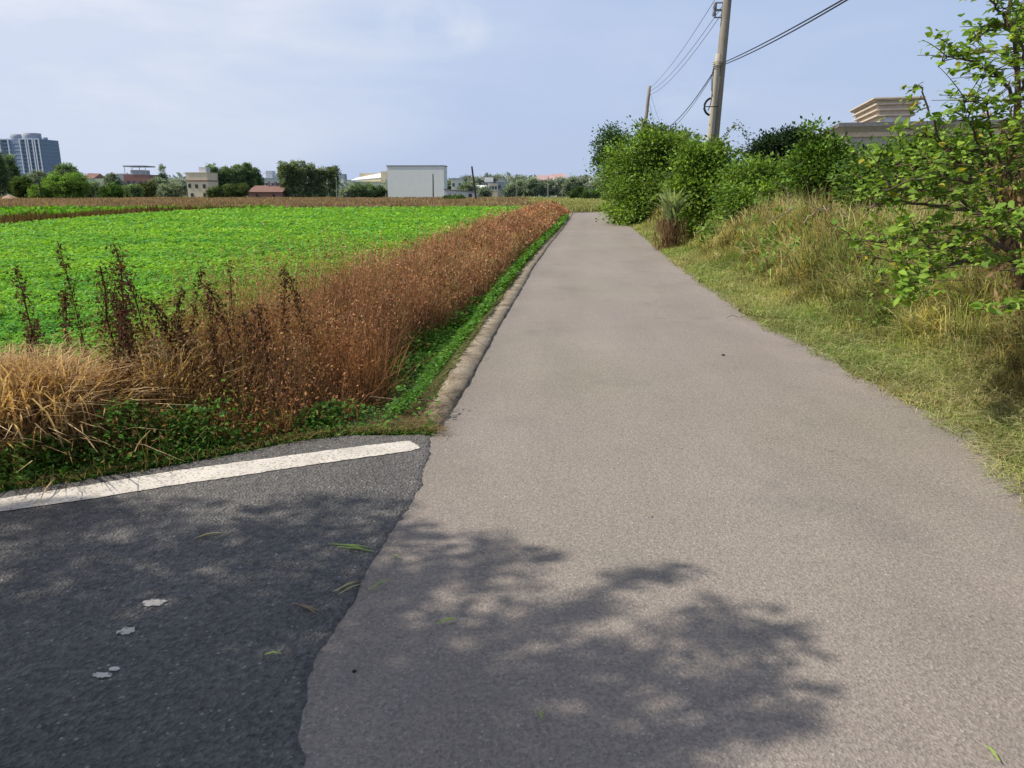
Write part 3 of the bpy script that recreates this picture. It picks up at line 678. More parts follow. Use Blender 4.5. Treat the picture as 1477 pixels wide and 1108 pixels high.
shrub('dark green shrub showing behind the left edge of the rounded one', 900, 44, [(886, 215, 20, 22, 0), (878, 240, 14, 14, 0), (955, 205, 30, 14, 1)], ncl=420, npc=26, leaf=.15, ca=dg[0], cb=dg[1], spread=.25, tr=.1, stems=2, limbs=4)
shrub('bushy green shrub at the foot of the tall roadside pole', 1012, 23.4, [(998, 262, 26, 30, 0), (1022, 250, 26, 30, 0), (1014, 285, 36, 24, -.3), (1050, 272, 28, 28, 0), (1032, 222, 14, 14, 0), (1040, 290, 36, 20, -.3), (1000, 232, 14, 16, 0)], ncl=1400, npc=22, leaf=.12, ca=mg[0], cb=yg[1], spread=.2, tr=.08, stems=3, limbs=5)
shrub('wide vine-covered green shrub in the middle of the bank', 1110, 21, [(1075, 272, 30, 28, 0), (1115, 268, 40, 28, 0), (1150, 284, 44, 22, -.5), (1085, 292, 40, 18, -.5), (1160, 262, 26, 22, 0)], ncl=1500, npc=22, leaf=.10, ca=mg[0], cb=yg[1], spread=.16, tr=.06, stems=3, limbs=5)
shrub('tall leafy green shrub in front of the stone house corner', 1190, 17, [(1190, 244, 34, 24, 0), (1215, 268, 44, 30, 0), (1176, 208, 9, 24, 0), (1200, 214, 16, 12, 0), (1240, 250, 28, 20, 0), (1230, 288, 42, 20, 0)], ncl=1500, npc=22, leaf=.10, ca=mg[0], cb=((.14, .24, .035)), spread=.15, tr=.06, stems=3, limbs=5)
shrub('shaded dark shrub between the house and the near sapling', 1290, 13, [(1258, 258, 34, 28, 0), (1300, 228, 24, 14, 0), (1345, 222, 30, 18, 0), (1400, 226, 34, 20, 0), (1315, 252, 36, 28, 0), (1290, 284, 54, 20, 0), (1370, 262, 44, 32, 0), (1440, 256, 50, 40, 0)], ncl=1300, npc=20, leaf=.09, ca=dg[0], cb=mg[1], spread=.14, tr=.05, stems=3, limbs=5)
shrub('dark feathery tree behind the shrubs left of the stone house', 1120, 38, [(1118, 212, 24, 8, 0), (1145, 204, 16, 9, 0), (1102, 224, 18, 7, 0), (1140, 230, 34, 14, 0)], cat='tree', name='dark_tree', ncl=500, npc=26, leaf=.16, ca=(.02, .05, .025), cb=(.045, .09, .035), spread=.25, tr=.1, limbs=6)

# arching bare-ish vine sprays over the pole shrub
def spray(px0, py0, px1, py1, Y, arch, label):
    a = np.array(at(px0, py0, Y)); e = np.array(at(px1, py1, Y-.3)); b = a.copy()
    root = empty('vine_spray', tuple(b)); tag(root, label, 'vine', 'vine sprays arching above the shrubs')
    t = np.linspace(0, 1, 14); pts = a+(e-a)*t[:, None]; pts[:, 2] += arch*np.sin(t*math.pi)**.8*1.0
    tb = Bag(); tube(tb, pts-b, np.linspace(.012, .004, 14), (.15, .16, .08), 4); tb.build('stem', M['bark'], root)
    lb = Bag(); k = rng.integers(1, 14, 120); P = pts[k]-b+rng.normal(0, .07, (120, 3)); leaves(lb, P, rand_dir(120), rand_dir(120)+np.array((0, 0, .7)), .10*rng.uniform(.5, 1.2, 120), cvar(120, (.07, .14, .03), (.16, .24, .05)), LEAF4)
    lb.build('leaf_cluster', M['leaf'], root)
spray(1040, 215, 1078, 200, 25.5, .55, 'thin leafy spray arching right of the tall pole')
spray(1015, 222, 985, 202, 25.5, .35, 'thin leafy spray arching left of the tall pole')
spray(1055, 235, 1074, 228, 24.5, .3, 'short leafy spray below the arch right of the pole')

# near sapling on the right: big soft leaves on branches
def near_tree():
    b = (4.75, 6.5, gz(4.75, 6.5)); root = empty('broadleaf_sapling', b)
    tag(root, 'large-leaved broadleaf sapling with brown stems at the right edge', 'tree')
    tb = Bag(); lb = Bag(); dead = Bag(); b = np.array(b)
    def P(px, py, Y): return np.array(at(px, py, Y))-b
    br = [([(1470, 400, 6.5), (1445, 330, 6.5), (1410, 270, 6.4), (1375, 225, 6.3), (1335, 195, 6.2)], .035),
          ([(1470, 400, 6.5), (1450, 300, 6.7), (1465, 200, 6.6), (1468, 100, 6.5), (1455, 20, 6.5), (1460, -60, 6.5)], .045),
          ([(1465, 350, 6.5), (1420, 310, 6.2), (1370, 300, 5.9), (1310, 290, 5.8), (1255, 300, 5.8)], .025),
          ([(1465, 370, 6.5), (1400, 330, 6.2), (1340, 330, 5.8), (1290, 345, 5.6), (1240, 350, 5.6)], .022),
          ([(1468, 150, 6.5), (1440, 110, 6.4), (1410, 100, 6.3), (1385, 80, 6.2), (1350, 92, 6.2)], .016),
          ([(1455, 40, 6.5), (1430, 40, 6.4), (1400, 60, 6.4), (1370, 72, 6.3)], .012),
          ([(1410, 270, 6.4), (1370, 230, 6.2), (1345, 170, 6.1), (1328, 130, 6.1), (1332, 118, 6.1)], .012),
          ([(1445, 330, 6.5), (1430, 250, 6.2), (1400, 180, 6.1), (1390, 140, 6.0)], .016),
          ([(1410, 270, 6.4), (1350, 250, 5.9), (1300, 240, 5.8), (1265, 235, 5.8)], .014),
          ([(1465, 380, 6.4), (1430, 370, 5.9), (1380, 380, 5.6), (1330, 400, 5.5), (1300, 415, 5.5)], .018),
          ([(1475, 420, 6.4), (1490, 360, 5.6), (1470, 330, 5.3), (1440, 310, 5.2)], .018),
          ([(1440, 330, 6.4), (1380, 345, 5.8), (1330, 365, 5.4), (1290, 380, 5.2)], .014),
          ([(1440, 360, 6.3), (1370, 360, 5.6), (1320, 400, 5.2), (1300, 430, 5.1)], .014),
          ([(1430, 330, 6.2), (1370, 280, 5.9), (1320, 270, 5.7), (1280, 275, 5.6)], .014),
          ([(1462, 60, 6.5), (1450, 30, 6.3), (1430, 0, 6.2), (1410, -20, 6.2)], .014),
          ([(1465, 140, 6.5), (1480, 110, 6.2), (1470, 60, 6.0), (1450, 20, 6.0)], .014),
          ([(1460, 260, 6.5), (1430, 210, 6.1), (1420, 160, 6.0), (1425, 130, 6.0)], .014),
          ([(1465, 330, 6.5), (1440, 270, 5.9), (1465, 220, 5.8), (1450, 190, 5.7)], .014),
          ([(1500, 420, 6.3), (1530, 430, 5.2), (1480, 440, 4.7), (1425, 448, 4.5)], .012),
          ([(1500, 420, 6.3), (1520, 400, 5.4), (1480, 395, 5.1), (1445, 390, 5.0)], .012),
          ([(1465, 100, 6.5), (1490, 60, 6.6), (1520, 10, 6.6)], .015),
          ([(1465, 200, 6.5), (1500, 180, 6.4), (1540, 170, 6.4)], .015),
          ([(1450, 300, 6.6), (1500, 280, 6.4), (1560, 270, 6.4)], .02)]
    for ctrl, r0 in br:
        c = np.array([P(*q) for q in ctrl]); m = 16; t = np.linspace(0, len(c)-1, m)
        pts = np.stack([np.interp(t, np.arange(len(c)), c[:, j]) for j in range(3)], 1)
        pts[1:-1] = (pts[:-2]+2*pts[1:-1]+pts[2:])/4; pts[1:-1] += rng.normal(0, .012, (m-2, 3))
        tube(tb, pts, np.linspace(r0, .004, m), (.16, .10, .065), 6)
        top_br = ctrl[-1][1] < 150; n_side = (24 if top_br else 30) if r0 > .0135 else 8
        for s in range(n_side):
            i = rng.integers(4, m); a = pts[i]; dr = rng.normal(size=3); dr[2] = abs(dr[2])*.5+.1; dr /= np.linalg.norm(dr); Ls = rng.uniform(.12, .42)*(1 if r0 > .013 else .5)
            tp_ = np.array([a+dr*Ls*q+np.array((0, 0, -.05*q*q)) for q in np.linspace(0, 1, 5)])
            tube(tb, tp_, np.linspace(.005, .002, 5), (.17, .14, .07), 4)
            k = int(rng.integers(6, 12)); q = rng.uniform(.1, 1, k); Pl = a+dr[None]*Ls*q[:, None]+rng.normal(0, .02, (k, 3))
            sd = np.cross(dr, (0, 0, 1)); sgn = rng.choice([-1, 1], k)[:, None]
            ax = sd[None]*sgn*.9+dr[None]*.5+rng.normal(0, .35, (k, 3)); ax[:, 2] -= .25
            nn_ = np.array((0, 0, 1.))+rng.normal(0, .45, (k, 3))+np.array((-.3, -.2, 0))
            hl = rng.uniform(0, 1, (k, 1)); C = (np.array((.12, .24, .03))*(1-hl)+np.array((.33, .50, .07))*hl)
            C = np.where(rng.uniform(0, 1, (k, 1)) < .035, np.array((.45, .40, .05)), C)
            leaves(lb, Pl, ax, nn_, rng.uniform(.036, .08, k), C, LEAF8, rng.uniform(.8, 1.15, k))
    # dead hanging leaves and bark strips near the trunk
    n = 420; t = rng.uniform(0, 1, n)[:, None]; P0 = P(1470, 420, 6.5)*(1-t)+P(1462, 150, 6.5)*t+rng.normal(0, .12, (n, 3))
    ax = rng.normal(0, .5, (n, 3)); ax[:, 2] -= 1
    leaves(dead, P0, ax, rand_dir(n), rng.uniform(.05, .13, n), cvar(n, (.25, .15, .08), (.38, .27, .16)), LEAF4, .6)
    tr_ = Bag()
    for dx in (0, .09, -.08):
        tube(tr_, [np.array((dx, 0, -.1)), np.array((dx*1.4-.03, .02, .35)), P(1470, 400, 6.5)*.5+np.array((dx*.5, 0, .5)), P(1462, 300, 6.55)], [.06, .05, .045, .03], (.17, .12, .08), 8)
    tr_.build('trunk', M['bark'], root, True); tb.build('branches', M['bark'], root, True)
    lb.build('crown', M['leaf'], root); dead.build('dead_leaves', M['dry'], root)
near_tree()

# grey-green agave-like tuft with brown skirt by the bend
def tuft():
    X, Y, _ = at(968, 330, 22.0); z = gz(X, Y); root = empty('spiky_plant', (X, Y, z)); tag(root, 'spiky plant with green top blades over a brown dead skirt', 'plant')
    b = Bag(); n = 130; az = rng.uniform(0, 6.28, n); C = cvar(n, (.26, .36, .16), (.42, .50, .26))
    blades(b, np.tile((0, 0, .85), (n, 1))+rng.normal(0, .08, (n, 3)), rng.uniform(.6, 1.15, n), rng.uniform(.1, .9, n), az, .06, C*.8, C, 4, .15); b.build('leaves', M['leaf'], root)
    b = Bag(); n = 700; az = rng.uniform(0, 6.28, n); C = cvar(n, (.16, .09, .055), (.34, .23, .13)); P = np.stack([rng.normal(0, .25, n), rng.normal(0, .2, n), rng.uniform(.1, 1.0, n)], 1)
    blades(b, P, -rng.uniform(.15, .5, n), rng.uniform(-.6, .1, n), az, .022, C, C*.8, 2); b.build('dead_skirt', M['dry'], root)
    b = Bag(); tube(b, [(0, 0, -.1), (.02, 0, .4), (0, .02, .8)], [.07, .06, .05], (.2, .14, .1), 7); b.build('stem', M['bark'], root)
tuft()

# dead branches lying on the verge before the shrubs
def branch(pts_px, Y, r, label):
    P = np.array([at(px, py, Y+dy) for px, py, dy in pts_px]); b = P[0].copy()
    t = np.linspace(0, len(P)-1, 14); pts = np.stack([np.interp(t, np.arange(len(P)), P[:, j]) for j in range(3)], 1)-b; pts[1:-1] += rng.normal(0, .025, (12, 3))
    bg = Bag(); tube(bg, pts, np.linspace(r*.6, r*.15, 14), (.3, .24, .18), 5)
    for i in (4, 6, 8, 10, 12): e = pts[i]+rng.normal(0, .16, 3)+np.array((0, 0, .12)); tube(bg, [pts[i], (pts[i]+e)/2+rng.normal(0, .02, 3), e], [r*.3, r*.2, r*.08], (.3, .24, .18), 4)
    o = bg.build('dead_branch', M['twig'], None); o.location = tuple(b); tag(o, label, 'branch', 'dead branches on the verge')
branch([(1108, 322, 0), (1135, 308, .1), (1143, 300, .2), (1140, 285, .3), (1132, 270, .3)], 13.5, .02, 'forked grey dead branch rising out of the tall grass')
branch([(1160, 322, 0), (1180, 302, 0), (1200, 299, .1), (1230, 312, .1)], 12.5, .022, 'bent grey dead branch arching over the tall grass')
branch([(1290, 250, .3), (1330, 262, .2), (1370, 285, .1), (1400, 300, 0)], 8.5, .012, 'thin pale bare branch leaning beside the sapling')

# ------------------------------------------------------------------ dark dead stalks and straw tussock, left foreground
DG = 'dark dead weed stalks standing in the left foreground'
def stalk(px, py_top, Y, lab, thick=1.0):
    X, _, Zt = at(px, py_top, Y); z0 = gz(X, Y); H = Zt-z0; root = empty('dead_stalk', (X, Y, z0)); tag(root, lab, 'weed stalk', DG)
    lean = rng.normal(0, .08, 2); tt = np.linspace(0, 1, 9)
    pts = np.stack([lean[0]*tt**2*H, lean[1]*tt**2*H, H*tt], 1); pts[1:-1, :2] += rng.normal(0, .006, (7, 2))
    b = Bag(); tube(b, pts, np.linspace(.007, .003, 9)*thick, (.11, .06, .04), 5)
    for s in range(5):
        i = rng.integers(3, 8); d = rng.normal(0, 1, 3); d[2] = abs(d[2])+1.2; d /= np.linalg.norm(d); tube(b, [pts[i], pts[i]+d*.09, pts[i]+d*.2], [.003, .002, .001], (.11, .06, .04), 4)
    b.build('stem', M['dry'], root)
    b = Bag(); n = int(420*thick); t = rng.uniform(.35, 1, n)**.8; P = np.stack([np.interp(t, tt, pts[:, j]) for j in range(3)], 1)+rng.normal(0, 1, (n, 3))*np.array((.032, .032, .02))*(1.2-.5*t)[:, None]*thick
    ax = rand_dir(n); ax[:, 2] -= .5; leaves(b, P, ax, rand_dir(n), rng.uniform(.014, .04, n), cvar(n, (.07, .035, .025), (.17, .09, .055), .2), LEAF4, .8); b.build('seed_head', M['dry'], root)
for args in [(42, 385, 5.2, 'dark dead stalk at the far left, behind the straw tussock', 1.0), (105, 345, 5.6, 'thin tall dead stalk standing left of the thick dark pair', .7),
             (150, 388, 5.0, 'thickest dark brown stalk, left one of the close pair', 1.7), (166, 384, 5.05, 'thick dark brown stalk, right one of the close pair', 1.5), (140, 425, 4.9, 'short dark stalk leaning against the left of the thick pair', 1.1),
             (209, 352, 5.3, 'tall dark stalk with a narrow head above the crop', 1.1), (190, 425, 5.1, 'short dark stalk just right of the thick pair', 1.0), (232, 420, 5.3, 'slender dark stalk right of the tall narrow one', .9),
             (268, 430, 5.3, 'dark stalk with a bushy head in the middle of the row', 1.3), (285, 452, 5.2, 'low dark stalk in the middle of the row', 1.0), (345, 405, 5.4, 'lone dark stalk leaning in a gap before the rusty weeds', 1.1),
             (385, 440, 5.3, 'dark stalk at the left edge of the rusty weeds', 1.3), (400, 385, 5.6, 'thin stalk rising out of the edge of the rusty weeds', .8), (12, 470, 4.9, 'short dark stalk at the photo edge among straw', 1.0), (80, 420, 5.3, 'dark stalk between the far left one and the tall thin one', 1.0), (250, 385, 5.5, 'fine dark stalk between the slender and the bushy-headed ones', .6), (300, 420, 5.4, 'fine dark stalk right of the bushy-headed one', .8), (362, 455, 5.2, 'low dark stalk right of the lone leaning one', 1.2), (178, 430, 5.25, 'small dark stalk behind the thick pair', .9), (330, 375, 5.9, 'very thin high stalk behind the lone leaning one', .5), (445, 400, 5.9, 'dark thin stalk standing inside the rusty weeds', .9), (320, 470, 5.1, 'short bushy dark stalk before the lone leaning one', 1.1)]: stalk(*args)

def tussock(px, Y, H, n, Rr, label):
    X, _, _ = at(px, 600, Y); z0 = gz(X, Y); root = empty('straw_tussock', (X, Y, z0)); tag(root, label, 'dry grass clump', 'dry straw clumps beside the side road')
    b = Bag(); a0 = rng.uniform(0, 6.28, n); P = np.stack([rng.normal(0, Rr*.35, n), rng.normal(0, Rr*.3, n), np.full(n, 0.)], 1); C = cvar(n, (.58, .38, .19), (.88, .68, .42), .18)
    blades(b, P, H*rng.uniform(.5, 1.1, n), np.abs(rng.normal(.38, .22, n)), a0, .012*rng.uniform(.5, 1.7, n), C*.5, C, 5, .3)
    m = n//2; P = np.stack([rng.normal(0, Rr*.6, m), rng.normal(-.05, Rr*.5, m), rng.uniform(.02, H*.75, m)], 1); C = cvar(m, (.38, .22, .10), (.66, .48, .27), .2)
    blades(b, P, rng.uniform(-.05, .12, m), rng.uniform(1.5, 5, m)*1.0, rng.uniform(0, 6.28, m), .007, C*.8, C, 4, .3); b.build('blades', M['dry'], root)
tussock(42, 4.6, 1.26, 3800, .46, 'big pale straw tussock at the left photo edge')
tussock(-75, 4.5, 1.3, 2400, .5, 'straw tussock mostly cut off by the left photo edge')
tussock(118, 4.85, 1.1, 1000, .3, 'smaller straw tussock right of the big pale one')
tussock(235, 5.15, 1.25, 620, .3, 'sparse bent straw clump among the dark stalks')
tussock(310, 5.4, .95, 200, .25, 'few pale straws leaning by the lone dark stalk')

# ------------------------------------------------------------------ small litter on the asphalt
def clipping(px, py, ang, Ln, c, lab, k=2):
    x, y = G(px, py); b = Bag()
    for i in range(k):
        a = ang+rng.normal(0, .12); d = np.array((math.cos(a), math.sin(a), 0)); s = np.array((-d[1], d[0], 0))*.0055; o = np.array((rng.normal(0, .012), rng.normal(0, .012), 0))
        l2 = Ln*rng.uniform(.7, 1.05)
        P = np.array([-d*l2/2-s*.4, -d*l2/2+s*.4, s+np.array((0, 0, .008)), -s+np.array((0, 0, .008)), d*l2/2])+o
        b.add(P, [np.array([[0, 1, 2, 3]]), np.array([[3, 2, 4]])], np.tile(c, (5, 1)))
    o = b.build('grass_clipping', M['grass']); o.location = (x, y, .014); tag(o, lab, 'grass clipping', 'cut grass blades lying on the asphalt')
gr_, st_, br_ = (.42, .58, .14), (.7, .62, .32), (.42, .3, .2)
clipping(510, 795, -.25, .26, gr_, 'long green grass blades across the joint of the two asphalts', 3)
clipping(440, 883, -.5, .2, br_, 'brown straw lying in the shade on the dark asphalt', 2)
clipping(552, 848, .85, .14, gr_, 'green grass blade just right of the asphalt joint', 1)
clipping(505, 852, .7, .14, st_, 'yellow straw tuft on the asphalt joint', 3)
clipping(302, 776, .7, .12, st_, 'pair of short straws on the dark asphalt, left one', 2)
clipping(321, 777, .95, .12, (.3, .3, .2), 'short upright-pointing straw on the dark asphalt, right one', 1)
clipping(388, 952, 0, .07, gr_, 'tiny green snippet in the deep shade of the dark asphalt', 1)
clipping(640, 900, .5, .1, gr_, 'green blade in a sun fleck on the pale lane', 2)
clipping(570, 805, -.5, .06, gr_, 'tiny green snippet right of the long blades', 1)
clipping(780, 1032, 1.8, .05, gr_, 'tiny green snippet near the bottom centre of the photo', 1)
clipping(1432, 1090, 1.6, .07, gr_, 'green blade near the bottom right corner', 1)
clipping(937, 745, 1.4, .035, br_, 'tiny brown bit in the middle of the pale lane', 1)
def pebble(px, py, r, lab):
    x, y = G(px, py); th = np.arange(8)/8*6.283; V = [(0, 0, r*.9)]+[(r*.8*math.cos(t), r*.7*math.sin(t), r*.6) for t in th]+[(r*(1+.1*math.sin(3*t))*math.cos(t), r*math.sin(t), 0) for t in th]
    f3 = np.array([[0, 1+i, 1+(i+1) % 8] for i in range(8)]); f4 = np.array([[1+i, 9+i, 9+(i+1) % 8, 1+(i+1) % 8] for i in range(8)])
    o = link('pebble', npmesh('pebble', V, [f3, f4]), M['black'], smooth=True); o.location = (x, y, .001); tag(o, lab, 'pebble')
pebble(1043, 513, .019, 'small black lump lying alone on the pale lane')
pebble(511, 969, .008, 'tiny black pebble by the asphalt joint in the shade')
b = Bag(); tw = [np.array((*G(530, 577, .02), .05)), np.array((*G(570, 578, .06), .07)), np.array((*G(600, 580, .08), .10)), np.array((*G(634, 582, .07), .085))]
o_ = tw[0].copy(); tube(b, [p-o_ for p in tw], [.006, .008, .007, .004], (.1, .07, .05), 5); tube(b, [tw[2]-o_, tw[2]-o_+np.array((.05, .06, .01))], [.005, .002], (.1, .07, .05), 4)
o = b.build('dry_twig', M['bark']); o.location = tuple(o_); tag(o, 'dark dry twig lying across the near end of the kerb', 'twig')
# ivy-like sprigs creeping on to the right edge
for (px, py, lab) in ((1075, 462, 'small curled dry vine on the right edge of the lane'),):
    x, y = G(px, py); b = Bag(); t = np.linspace(0, 1, 12); tube(b, np.stack([-.25+.5*t, .05*np.sin(t*7), .02+.03*np.sin(t*9)**2], 1), .004, (.3, .22, .13), 4)
    P = np.stack([rng.uniform(-.1, .4, 40), rng.normal(.05, .06, 40), rng.uniform(.01, .08, 40)], 1); leaves(b, P, rand_dir(40), rand_dir(40)+np.array((0, 0, .8)), .035, cvar(40, (.08, .14, .03), (.2, .2, .08)))
    o = b.build('dry_vine', M['dry']); o.location = (x, y, .01); tag(o, lab, 'vine')

# ------------------------------------------------------------------ utility poles and wires
def pole(name, label, base, top, r0, r1, mat, group, brackets=0, bolts=True, coil=False):
    base = np.array(base, float); top = np.array(top, float); root = empty(name, tuple(base)); tag(root, label, 'utility pole', group)
    b = Bag(); n = 12; pts = np.array([(top-base)*t for t in np.linspace(0, 1, n)]); pts[0][2] -= .3
    tube(b, pts, np.linspace(r0, r1, n), (1, 1, 1), 14, True); b.build('shaft', M[mat], root, False)
    ln = (top-base)
    for i in range(brackets):
        c = ln*(1-(.06+.055*i)*1.0); m = MB(); m.box(-.55, -r1*.8, -.03, .03, -.02, .02).box(-.5, -.46, -.025, .025, -.18, .0).box(-.5, -r1*.8, -.02, .02, -.2, -.17)
        o = m.build('bracket', M['metal'], root); o.location = tuple(c)
        bb = Bag(); tube(bb, [(-.56, 0, -.2), (-.56, 0, -.16), (-.56, 0, -.1), (-.56, 0, -.04), (-.56, 0, .0)], [.03, .055, .03, .055, .025], (1, 1, 1), 10, True); o2 = bb.build('insulator', M['metal'], o)
    return root
UP = 'utility poles along the right of the lane'
px_, py_, pz_ = at(1029, 205, 25); tX, tY, tZ = at(1049, 0, 25); pb = np.array((px_-.28, 25, gz(px_, 25))); dirp = (np.array((tX, tY, tZ))-np.array((px_, py_, pz_))); dirp /= dirp[2]
pb = np.array((px_, 25, pz_))-dirp*(pz_-gz(px_, 25)); ptop = pb+dirp*(9.0)
pole('utility_pole', 'tall weathered roadside pole leaning slightly right, cut by the top edge', pb, ptop, .18, .115, 'conc_pole', UP, 0)
root1 = bpy.data.objects['utility_pole']
for i, pyy in enumerate((10, 20)):
    c = np.array(at(1047-1.2*i, pyy, 25))-pb
    c = c*(1, 1, 1); m = MB(); m.box(-.33, -.1, -.03, .03, .1, .13).box(-.33, -.1, -.03, .03, -.12, -.09).box(-.31, -.28, -.025, .025, -.12, .13)
    o = m.build('bracket', M['metal'], root1); o.location = tuple(c)
    bb = Bag(); tube(bb, [(-.36, -.03, -.08), (-.36, -.03, -.03), (-.36, -.03, .03), (-.36, -.03, .1)], [.03, .05, .03, .045], (1, 1, 1), 10, True); bb.build('insulator', M['metal'], o)
# companion
cX, cY, cZ = at(1036, 78, 24.75); bX, bY, bZ = at(1024, 205, 24.75); d2 = (np.array((cX, cY, cZ))-np.array((bX, bY, bZ))); d2 /= d2[2]; cb = np.array((bX, bY, bZ))-d2*(bZ-gz(bX, 24.75))
pole('short_pole', 'shorter pale pole standing close beside the tall weathered one', cb, (cX, cY, cZ), .13, .085, 'pale_pole', UP)
rs = bpy.data.objects['short_pole']
bb = Bag(); c = np.array(at(1034, 92, 24.72))-cb; th = np.linspace(0, 2*math.pi, 15)
for dz in (-.06, 0, .05): tube(bb, np.stack([c[0]+.02+.15*np.cos(th), c[1]+.02+.15*np.sin(th), c[2]+dz+.02*np.sin(3*th)], 1), .014, (1, 1, 1), 5)
bb.build('cable_tie', M['pale_pole'], rs)
bb = Bag(); q = [np.array(at(x_, y_, 24.6))-cb for x_, y_ in ((1030, 95), (1028, 115), (1027, 135), (1025, 150), (1021, 160))]; tube(bb, q, .014, (1, 1, 1), 5)
q = [np.array(at(x_, y_, 24.6))-cb for x_, y_ in ((1029, 98), (1026, 112), (1026, 128), (1028, 140))]; tube(bb, q, .009, (1, 1, 1), 5); bb.build('hanging_cable', M['black'], rs)
# black ring bracket
c = at(1028, 154, 24.5); bb = Bag(); th = np.linspace(math.pi*.6, math.pi*1.4, 12); tube(bb, np.stack([.26*np.cos(th), 0*th, .26*np.sin(th)], 1), .035, (1, 1, 1), 7); tube(bb, [(-.26, 0, 0), (.18, 0, 0)], .015, (1, 1, 1), 5)
o = bb.build('cable_reel', M['black'], rs); o.location = tuple(np.array(c)-cb)
# far pair
def pole_px(name, label, px0, py0, px1, py1, Y, r0, r1, mat, group, ground=True):
    A = np.array(at(px0, py0, Y)); B = np.array(at(px1, py1, Y))
    if ground:
        d = (B-A)/(B[2]-A[2]); A = A-d*(A[2]-gz(A[0], Y))
    pole(name, label, A, B, r0, r1, mat, group); return A, B
A2, B2 = pole_px('utility_pole', 'dark distant utility pole rising behind the rounded shrub', 929, 195, 937, 124, 57, .17, .11, 'conc_pole', UP)
A3, B3 = pole_px('short_pole', 'stub pole beside the dark distant utility pole', 925, 195, 927, 173, 56.8, .13, .11, 'conc_pole', UP)
def wire(P, Q, sag, r, label, name='overhead_wire', n=28, group='overhead wires'):
    P = np.array(P, float); Q = np.array(Q, float); t = np.linspace(0, 1, n); pts = P+(Q-P)*t[:, None]; pts[:, 2] -= 4*sag*t*(1-t)
    b = Bag(); tube(b, pts-P, r, (1, 1, 1), 5); o = b.build(name, M['black']); o.location = tuple(P); tag(o, label, 'wire', group)
wire(at(1042, -18, 25), at(936, 128, 57), .35, .009, 'topmost thin wire between the two utility poles')
wire(at(1041, 10, 25), at(936, 132, 57), .4, .009, 'middle thin wire between the two utility poles')
wire(at(1041, 20, 25), at(936, 137, 57), .45, .009, 'lowest thin wire between the two utility poles')
wire(at(1036, 93, 24.75), at(928, 181, 57), 1.1, .016, 'thick sagging cable between the two utility poles')
wire(at(1036, 95, 24.75), at(928, 183, 57), 1.22, .010, 'thin cable hanging just under the thick sagging one')
nxt = np.array(at(1215, 0, 13.0)); st = np.array(at(1040, 92, 24.85)); far_ = st+(nxt-st)*2.6; far_[2] += 0
def thru(P, M_, yend, sag):
    u = (M_[1]-P[1])/(yend-P[1]); Q = P+(M_-P)/u; Q[2] = P[2]+(M_[2]+4*sag*u*(1-u)-P[2])/u; return Q
wire(st, thru(st, nxt, -14, .5), .5, .014, 'upper cable running from the tall pole over the top right')
n2 = np.array(at(1222, 0, 13.0)); s2 = np.array(at(1040, 95, 24.85)); wire(s2, thru(s2, n2, -14, .75), .75, .014, 'lower cable running from the tall pole over the top right')
wire(at(938, 135, 57), at(958, 195, 50), .05, .008, 'right thin stay wire from the distant pole into the shrub')
wire(at(937, 150, 57), at(948, 195, 50), .05, .008, 'left thin stay wire from the distant pole into the shrub')
FP = 'thin poles standing in the far fields'
pole_px('field_pole', 'dark leaning pole in the field right of the warehouse', 687, 292, 680.5, 240, 145, .2, .16, 'dark_pole', FP, False)
pole_px('field_pole', 'grey pole in front of the big blank warehouse wall', 625, 287, 624.5, 251, 190, .17, .13, 'dark_pole', FP, False)
pole_px('field_pole', 'slim pole before the lone bamboo clump', 486, 288, 485, 256, 180, .12, .08, 'metal', FP, False)
pole_px('field_pole', 'slim pale pole before the distant hill houses', 790.5, 286, 790.5, 254, 200, .14, .1, 'metal', FP, False)
pole_px('field_pole', 'short dark pole at the left before the bright green tree', 59, 281, 56, 262, 170, .14, .12, 'dark_pole', FP, False)
pole_px('field_pole', 'short pale post left of the slim pole before the hill houses', 745, 284, 745, 264, 230, .1, .08, 'metal', FP, False)

# ------------------------------------------------------------------ buildings
def bmat(name, c1, c2, scale=.6, rough=.85): M[name] = plain(name, c1, c2, scale, rough); return M[name]
bmat('cladding', (.72, .73, .71), (.78, .79, .77)); bmat('cream', (.72, .6, .42), (.85, .74, .55)); bmat('redbrick', (.27, .14, .12), (.36, .2, .17), 3)
bmat('rust_roof', (.19, .10, .085), (.27, .16, .13), 2); bmat('white_wall', (.52, .54, .5), (.66, .67, .62)); bmat('pale_green', (.45, .5, .38), (.55, .6, .46))
bmat('tower_wall', (.19, .25, .38), (.24, .31, .44), .2); bmat('tower_trim', (.5, .56, .68), (.58, .64, .74)); bmat('glass', (.05, .08, .13), (.09, .12, .18), 1, .25); bmat('dark_open', (.04, .045, .05), (.08, .08, .085))
bmat('haze_wall', (.52, .54, .58), (.6, .62, .65)); bmat('pink_roof', (.40, .26, .25), (.5, .36, .34)); bmat('grey_roof', (.22, .24, .27), (.3, .32, .34)); bmat('roof_white', (.74, .75, .74), (.82, .83, .82))  # haze_wall and haze_grey have distance haze mixed into their colour
bmat('stone', (.32, .32, .31), (.46, .45, .43), 5); bmat('cream_stone', (.52, .43, .33), (.68, .58, .46), 3); bmat('slate', (.12, .12, .13), (.2, .2, .21), 4); bmat('haze_grey', (.33, .36, .42), (.4, .43, .48))

